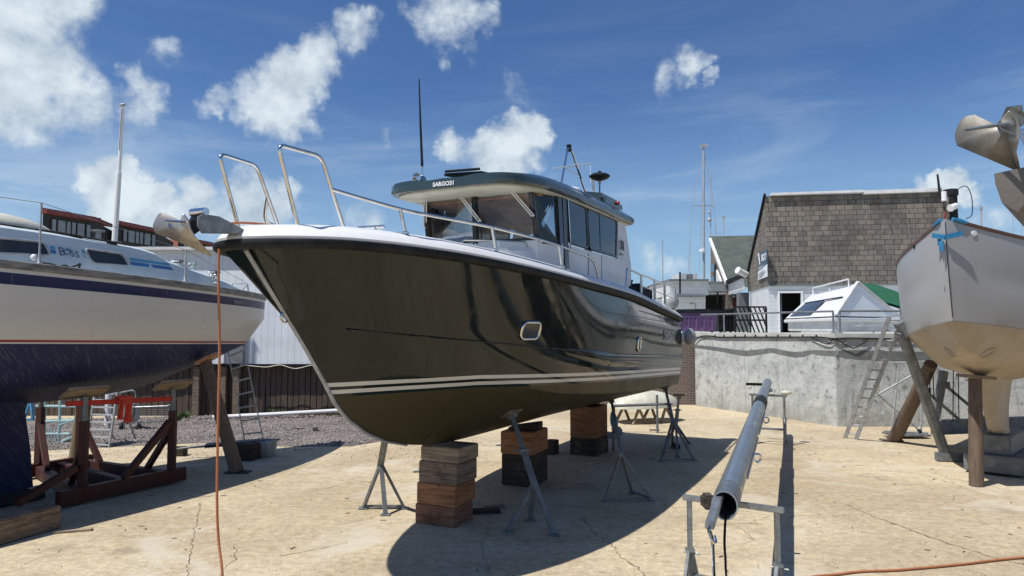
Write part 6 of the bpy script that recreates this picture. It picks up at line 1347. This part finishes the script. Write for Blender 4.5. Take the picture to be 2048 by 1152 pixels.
# ---- props and steel cradle of the right yacht
pr = thing('timber_prop', 'upright weathered timber prop under the right yacht forefoot', 'prop', tuple(G(1953, 975)))
ft = G(1953, 972); tp = P(1950, 757, ft.y + .1); k = MB(); k.tube([ft, ft.lerp(tp, .5), tp], [.112, .108, .10], 12); k.build('pole', 'woodpost', pr, 0, True)
k = MB(); k.box(tp + V((0.02, 0, .03)), (.50, .30, .055), Matrix.Rotation(.08, 3, 'Y')); k.build('pad', 't_pale', pr, .006, True)
pr = thing('timber_prop', 'leaning round log propping the left side of the right yacht', 'prop', tuple(G(1785, 884)))
ft = G(1787, 882); tp = P(1862, 728, 14.6); k = MB(); k.tube([ft, ft.lerp(tp, .5), tp], [.15, .14, .125], 12); k.build('pole', 'woodpost', pr, 0, True)
k = MB(); k.box(ft + V((-.05, 0, .02)), (.42, .3, .035)); k.build('foot_board', 't_grey', pr, .004, True)
sc = thing('boat_cradle', 'grey galvanised steel cradle with drilled legs under the right yacht', 'cradle', tuple(G(1930, 930)))
def holes_leg(a, b, w, nm):
    k = MB(); k.beam(a, b, w, w, (0, 1, 0)); ob = k.build(nm, 'galvdull', sc, .008, True)
    k = MB(); d_ = (b - a); fv = V((-.5, -.85, 0)).normalized()
    for i in range(11): q_ = a + d_ * ((i + .8) / 12) + fv * (w * .5); k.lathe(q_ - fv * .004, fv, [(.018, 0), (.018, .006)], 8)
    k.build('drilled_holes', 'blackgloss', ob, 0, True)
f0 = G(1893, 922); t0 = P(1803, 664, 13.5); holes_leg(f0 + V((0, 0, .08)), t0, .15, 'leg')
k = MB(); k.box(t0 + V((.05, 0, .06)), (.2, .2, .3), Matrix.Rotation(-.5, 3, 'Y')); k.build('pad', 'galvdull', sc, .01, True)
f1 = P(1868, 848, 15.6); t1 = P(1888, 742, 15.4); holes_leg(f1, t1, .14, 'leg')
k = MB(); k.beam(G(1872, 922) + V((0, 0, .09)), V((13.5, f0.y - .9, .09)), .16, .16); k.build('base_beam', 'galvdull', sc, .01, True)
k = MB(); k.beam(P(1868, 855, 15.4), P(2080, 846, 15.9), .22, .30); k.build('rear_beam', 'galvdull', sc, .01, True)
k = MB(); a = P(1965, 918, 13.1); a.z = .26; k.prism([a + V((0, 0, -.14)), a + V((.42, -.06, -.14)), a + V((.42, -.06, .14)), a + V((0, 0, .14))], V((2.4, 3.2, 0)) * .6); bx = k.build('box_beam', 'galvdull', sc, .012, True)
k = MB(); k.prism([a + V((.04, -.012, -.10)), a + V((.38, -.06, -.10)), a + V((.38, -.06, .10)), a + V((.04, -.012, .10))], V((.0, .02, 0))); k.build('open_end', 'blackgloss', bx, 0, True)
c = Rr.world((0, 3.3, 0)); k = MB(); k.box((c.x, c.y, .52), (.5, 1.3, .34), Matrix.Rotation(-Rr.psi, 3, 'Z')); k.box((c.x, c.y, .2), (.9, 1.6, .3), Matrix.Rotation(-Rr.psi, 3, 'Z')); k.build('keel_support', 'galvdull', sc, .015, True)
for (x0, y0, x1, y1) in ((1852, 782, 1945, 862), (1890, 770, 1985, 850)):
    k = MB(); k.beam(P(x0, y0, 14.8), P(x1, y1, 14.4), .05, .06); k.box(P(x0, y0, 14.8), (.16, .1, .14)); k.build('strut', 'galvdull', sc, .004, True)
k = MB()
for x0, y0, x1, y1 in ((1866, 738, 1868, 800), (1862, 735, 1858, 800), (1907, 700, 1906, 842), (1916, 700, 1918, 842)): k.tube([P(x0, y0, 14.6), P(x1, y1, 14.6)], .01, 5)
k.build('chain', 'cable', sc, 0, True)
# ladder on the right yacht
a0_, a1_ = G(1690, 876), G(1712, 879); h, n = rhit(1795, 600); tpL = P(1778, 640, 14.35); 
ladder('ladder', 'long aluminium extension ladder leaning on the right yacht', a0_, a1_, P(1779, 632, 14.9), P(1806, 632, 14.85), 13, .03, .085)
ld2 = P(1727, 790, 15.9)
k = MB()
# trestle scaffold behind
sf = thing('scaffold_trestle', 'light tubular trestle standing behind the leaning log', 'trestle', tuple(G(1815, 862)))
Yq = 16.9
for pts in ([(1786, 726), (1850, 723)], [(1799, 728), (1783, 862)], [(1846, 724), (1842, 864)], [(1745, 795), (1846, 738)], [(1752, 785), (1838, 860)], [(1768, 862), (1856, 866)]): k = MB(); k.tube([P(*p, Yq) for p in pts], .022, 7); k.build('tube', 'alu', sf, 0, True)
k = MB(); k.box(P(1812, 868, Yq) , (.9, .5, .04)); k.build('tray', 'galv', sf, 0, True)
for px in (1808, 1838): k = MB(); k.lathe(P(px, 862, Yq) - V((.02, 0, 0)), (1, 0, 0), [(.05, 0), (.05, .05)], 10); k.build('castor', 'black', sf, 0, True)

# ---- right foreground anchor on another bow
folded_anchor('old galvanised plough anchor overhanging at the upper right edge', [(1950, 230), (1926, 238), (1911, 268), (1915, 292), (1972, 316), (2042, 343), (2033, 303), (2041, 270), (2036, 238), (2020, 221), (1994, 250), (2010, 262)],
    lambda i, x: 6.3 - (x - 1911) / 100 * .3 if i in (0, 1, 2, 3, 4, 10, 11) else (6.05 if i == 5 else 5.55), ((1932, 259, 6.15), (2024, 246, 5.5)), [(1996, 250, 5.9), (2012, 214, 5.8), (2034, 211, 5.85), (2036, 225, 5.9), (2060, 232, 6.2), (2110, 240, 6.6), (2110, 250, 6.6), (2050, 245, 6.1), (2016, 262, 5.95)], ('galvold', 'galv', 'galv'), .016)
mb2 = thing('moored_bow', 'bow of another boat just entering the picture at upper right', 'boat', (5.6, 5.2, 3.4))
k = MB(); a = P(2031, 385, 5.9)
k.prism([P(2034, 260, 6.3), P(2110, 240, 6.8), P(2180, 280, 6.8), P(2110, 300, 6.6), P(2046, 290, 6.2)], (.16, -.1, 0)); k.build('anchor_roller', 'steel', mb2, .004, True)
rws = []
for i in range(9):
    u = i / 8; c = P(2029, 372, 5.8) + V((1, .35, 0)) * (6.0 * u); ww = .16 + .75 * u ** .7
    rws.append([c + V((-.35, 1, 0)) * ww + V((0, 0, .14)), c + V((-.35, 1, 0)) * ww * .96 + V((0, 0, .05)), c + V((-.3, 1, 0)) * ww * .7 + V((0, 0, -.12 - 2.2 * min(1, u * 1.6))), c + V((.02, 0, -.22 - 3.3 * min(1, u * 1.6))), c - V((-.3, 1, 0)) * ww * .7 + V((0, 0, -.12 - 2.2 * min(1, u * 1.6))), c - V((-.35, 1, 0)) * ww * .96 + V((0, 0, .05)), c - V((-.35, 1, 0)) * ww + V((0, 0, .14))])
k = MB(); k.grid(rws, True); k.add(rws[0], [tuple(range(7))]); k.add(rws[-1], [tuple(range(7))]); k.build('hull', 'dullbrown', mb2, 0, True, smooth=60)

# ================================================================== ALUMINIUM MAST ON TRESTLES
mp0 = P(1449, 1008, 5.75); mp0.z = 1.17; pf = P(1536, 763, 17.0); md = (pf - mp0).normalized()
mp = thing('yacht_mast', 'unstepped grey aluminium mast lying across two trestles', 'mast', (mp0.x, mp0.y, 0))
mx = md.cross(V((0, 0, 1))).normalized(); mz = mx.cross(md)
def msec(t, a=.105, b=.118, ex=0): 
    c = mp0 + (pf - mp0) * t; return [c + mx * a * math.cos(2 * math.pi * i / 28) + mz * b * math.sin(2 * math.pi * i / 28) for i in range(28)]
M['mastalu'] = pbr('anodised_mast', (.36, .42, .47), .34, .72, col2=(.28, .33, .37), scale=2.2, fine=.25, rvar=.2, stretch=(3, 1, 3))
k = MB(); k.grid([msec(t) for t in (0, .02, .2, .4, .575)], True); k.grid([[p.lerp(mp0, 0) for p in msec(0)], msec(0, .094, .107)], True); k.grid([msec(0, .094, .107), msec(.15, .094, .107)], True); k.add(msec(.15, .094, .107), [tuple(range(28))]); sec_ = k.build('lower_section', 'mastalu', mp, 0, True, smooth=50)
k = MB(); k.grid([msec(t, .098, .11) for t in (.575, .7, .85, .97)] + [msec(1.0, .07, .08)], True); k.add(msec(1.0, .07, .08), [tuple(range(28))]); k.build('upper_section', 'mastalu', mp, 0, True, smooth=50)
k = MB(); k.grid([msec(.56, .115, .128), msec(.63, .115, .128)], True); k.grid([msec(.56, .115, .128), msec(.56, .1, .11)], True); k.grid([msec(.63, .115, .128), msec(.63, .095, .11)], True); k.build('dark_collar', 'black', mp, 0, True, smooth=50)
k = MB()
for t in (.004, .012, .02, .03): k.grid([msec(t, .107, .12), msec(t + .003, .107, .12)], True)
k.build('heel_band', 'galv', mp, 0, True, smooth=50)
k = MB()
for t0_, t1_ in ((.10, .30), (.33, .52)):
    a = mp0.lerp(pf, t0_) + mx * .112 - mz * .02; b = mp0.lerp(pf, t1_) + mx * .112 - mz * .02; k.beam(a, b, .014, .03)
k.build('side_track', 'galv', mp, 0, True)
for t in (.20, .46): 
    c = mp0.lerp(pf, t) + mx * .15 - mz * .05; k = MB(); k.tube([c + md * .05 * math.cos(a) * .2 + mx * .04 * math.cos(a) + mz * .045 * math.sin(a) for a in [i * math.pi / 8 for i in range(16)]], .014, 7, True); k.tube([c - mx * .06, c - mx * .1], .02, 6); k.build('spinnaker_ring', 'steel', mp, 0, True)
for t, s_ in ((.93, -1),): c = mp0.lerp(pf, t); k = MB(); k.beam(c - mx * .08, c - mx * .46 + mz * .0, .05, .06); k.build('spreader_root', 'cable', mp, .004, True)
k = MB(); c = mp0.lerp(pf, .82) + mx * .1; k.box(c, (.07, .12, .07)); k.build('cleat', 'galvdull', mp, .004, True)
k = MB(); c = mp0.lerp(pf, .015) - mx * .10 - mz * .02; k.box(c - mx * .05, (.10, .14, .12)); k.build('sheave_block', 't_dark', mp, .02, True)
gp = mp0 - mx * .055 + mz * .045
bs = thing('boom_strut', 'grey channel section poking out of the mast end with a hook', 'strut', (gp.x, gp.y, gp.z))
k = MB(); e1_ = P(1419, 1052, 5.05); k.beam(e1_, gp + md * .5, .065, .05); k.build('channel', 'galv', bs, .006, True)
k = MB(); k.tube(smoothpath([e1_ + V((0, 0, 0)), e1_ + V((-.02, -.05, -.03)), e1_ + V((-.0, -.07, -.09)), e1_ + V((.03, -.05, -.10)), e1_ + V((.03, -.02, -.06))]), .009, 6); k.build('hook', 'steel', bs, 0, True)
for x0, lab, r in ((1424, 'thin wire hanging from the strut hook', .005), (1427, 'thin dark cable hanging beside the strut hook', .008), (1450, 'black cable hanging out of the open mast end', .010)):
    k = MB(); st_ = mp0 + md * .1 - mz * .09 if x0 == 1450 else (e1_ + V((.02, .05, -.05)) if x0 == 1427 else e1_ + V((.02, -.05, -.1)))
    k.tube(smoothpath([st_, P(x0 - 1, 1080, 5.4), P(x0 + 1, 1120, 5.35), P(x0 + 3, 1160, 5.3), V((P(x0 + 3, 1160, 5.3).x + .03, 5.25, .02)), V((P(x0 + 3, 1160, 5.3).x + .3, 5.0, .012))]), r, 6); solo(k, 'hanging_cable', 'cable' if r > .006 else 'galv', lab, 'cable', smooth=60)

def mast_trestle(label, cl, cr_, hgt, mat2, full=True):
    t_ = thing('trestle', label, 'trestle', ((cl.x + cr_.x) / 2, (cl.y + cr_.y) / 2, 0), group='trestles under the mast'); d = (cr_ - cl); d.z = 0; d.normalize(); nn = V((-d.y, d.x, 0))
    k = MB(); k.beam(V((cl.x, cl.y, hgt)), V((cr_.x, cr_.y, hgt)), .045, .05); k.build('top_bar', 'galv', t_, .004, True)
    for c in (cl + d * .06, cr_ - d * .06):
        base = V((c.x, c.y, 0)); k = MB(); k.beam(base + V((0, 0, hgt * .42)), V((c.x, c.y, hgt - .025)), .042, .042, (0, 1, 0)); k.build('inner_post', 'galv', t_, .003, True)
        k = MB(); k.beam(base + V((0, 0, .12)), base + V((0, 0, hgt * .55)), .058, .058, (0, 1, 0)); k.build('outer_post', mat2, t_, .004, True)
        for sg_ in (1, -1): k = MB(); k.beam(base + nn * (.32 * sg_), base + V((0, 0, hgt * .54)) + nn * (.03 * sg_), .05, .03, tuple(d)); k.build('leg', 'galvdull', t_, .003, True)
        k = MB(); k.tube([base + V((0, 0, hgt * .52)) - d * .06, base + V((0, 0, hgt * .52)) + d * .09], .008, 6); k.box(base + V((0, 0, hgt * .545)), (.075, .075, .03)); k.build('pin', 'galv', t_, .002, True)
    k = MB(); k.beam(V((cl.x, cl.y, hgt * .32)) + d * .06, V((cr_.x, cr_.y, hgt * .32)) - d * .06, .045, .045); k.build('lower_bar', 'galv', t_, .004, True)
    return t_
zb = 1.035
tl = P(1366, 993, 5.95); trt = P(1567, 1019, 5.72)
def atz(px, py, z): return G(px, py, z)
mast_trestle('galvanised adjustable trestle under the open near end of the mast', atz(1366, 994, zb), atz(1568, 1021, zb), zb, 'galvdull')
zb2 = 1.10
f_t = mast_trestle('galvanised trestle with pale padded head under the far part of the mast', atz(1499, 789, zb2), atz(1574, 792, zb2), zb2, 'galvdull')
c = atz(1572, 790, zb2); k = MB(); k.ball(c + V((.0, 0, .05)), .13, 14, (1, .7, .42)); k.build('padded_head', 'cream', f_t, 0, True)

# ---- bits beyond the stern under the hull
hl = thing('upturned_dinghy', 'pale upturned dinghy hull on trestles beyond the stern', 'dinghy', tuple(G(1285, 838)))
rws = []
ca_, cb_ = P(1225, 812, 19.3), P(1345, 806, 20.2); dd_ = (cb_ - ca_); dd_.z = 0; ax2 = dd_.normalized(); nn2 = V((-ax2.y, ax2.x, 0)); LL = dd_.length
for i in range(13):
    u = i / 12; ww = .62 * max(.02, math.sin(math.pi * (.08 + .84 * u))) ** .6; c = V((ca_.x, ca_.y, 0)) + ax2 * LL * u; zb_ = .42; zt_ = .42 + .42 * max(.1, math.sin(math.pi * (.06 + .86 * u))) ** .5
    rws.append([c - nn2 * ww + V((0, 0, zb_)), c - nn2 * ww * .92 + V((0, 0, zb_ + (zt_ - zb_) * .6)), c - nn2 * ww * .45 + V((0, 0, zt_)), c + V((0, 0, zt_ + .03)), c + nn2 * ww * .45 + V((0, 0, zt_)), c + nn2 * ww * .92 + V((0, 0, zb_ + (zt_ - zb_) * .6)), c + nn2 * ww + V((0, 0, zb_))])
k = MB(); k.grid(rws, True); k.add(rws[0], [tuple(range(7))]); k.add(rws[-1], [tuple(range(7))]); k.build('hull', 'cream', hl, 0, True, smooth=60)
for u in (.3, .75):
    c = V((ca_.x, ca_.y, 0)) + ax2 * LL * u
    for sg_ in (-1, 1):
        for s2 in (-1, 1): k = MB(); k.beam(c + nn2 * .4 * s2 + ax2 * .22 * sg_, c + nn2 * .35 * s2 + V((0, 0, .42)), .05, .07); k.build('trestle_leg', 't_pale', hl, .004, True)
pr_ = thing('pipe_barrier', 'low galvanised pipe barrier beyond the rear timber stack', 'barrier', tuple(G(1280, 842)))
k = MB(); k.tube([P(1222, 812, 17.6), P(1335, 808, 17.6)], .035, 8); k.build('rail', 'galv', pr_, 0, True)
for px in (1228, 1314): k = MB(); q_ = P(px, 790 if px > 1300 else 812, 17.6); k.tube([V((q_.x, q_.y, 0)), q_], .03, 8); k.build('post', 'galv', pr_, 0, True)
rp = thing('rope_bundle', 'bundle of blue and grey rope hanging behind the thin stand', 'rope', tuple(P(1225, 850, 14.6)))
k = MB(); rng = random.Random(5); c = P(1226, 838, 14.9)
for i in range(5): k.tube([c + V((.05 * math.cos(a) + .015 * i, .03 * i, .17 * math.sin(a) - .03 * i)) for a in [j * math.pi / 9 for j in range(18)]], .013, 6, True)
k.build('blue_coil', 'cyan', rp, 0, True)
k = MB(); k.ball(c + V((.10, .1, -.28)), .12, 10); k.box(c + V((.0, .1, -.36)), (.25, .2, .1)); k.tube([V((c.x + .02, c.y + .12, 0)), c + V((.02, .12, -.30))], .03, 6); k.build('winch', 'galvdull', rp, .0, True)
k = MB(); c = G(1352, 896); k.box(c + V((0, 0, .05)), (.12, .3, .09)); solo(k, 'timber_block', 't_dark', 'small dark chock at the feet of the stern stands', 'timber block', bevel=.01)
k = MB(); c = G(1309, 861); k.box(c + V((0, 0, .015)), (.25, .12, .03)); solo(k, 'brick', 'brick', 'flat brown brick lying on the concrete beyond the stern', 'brick')
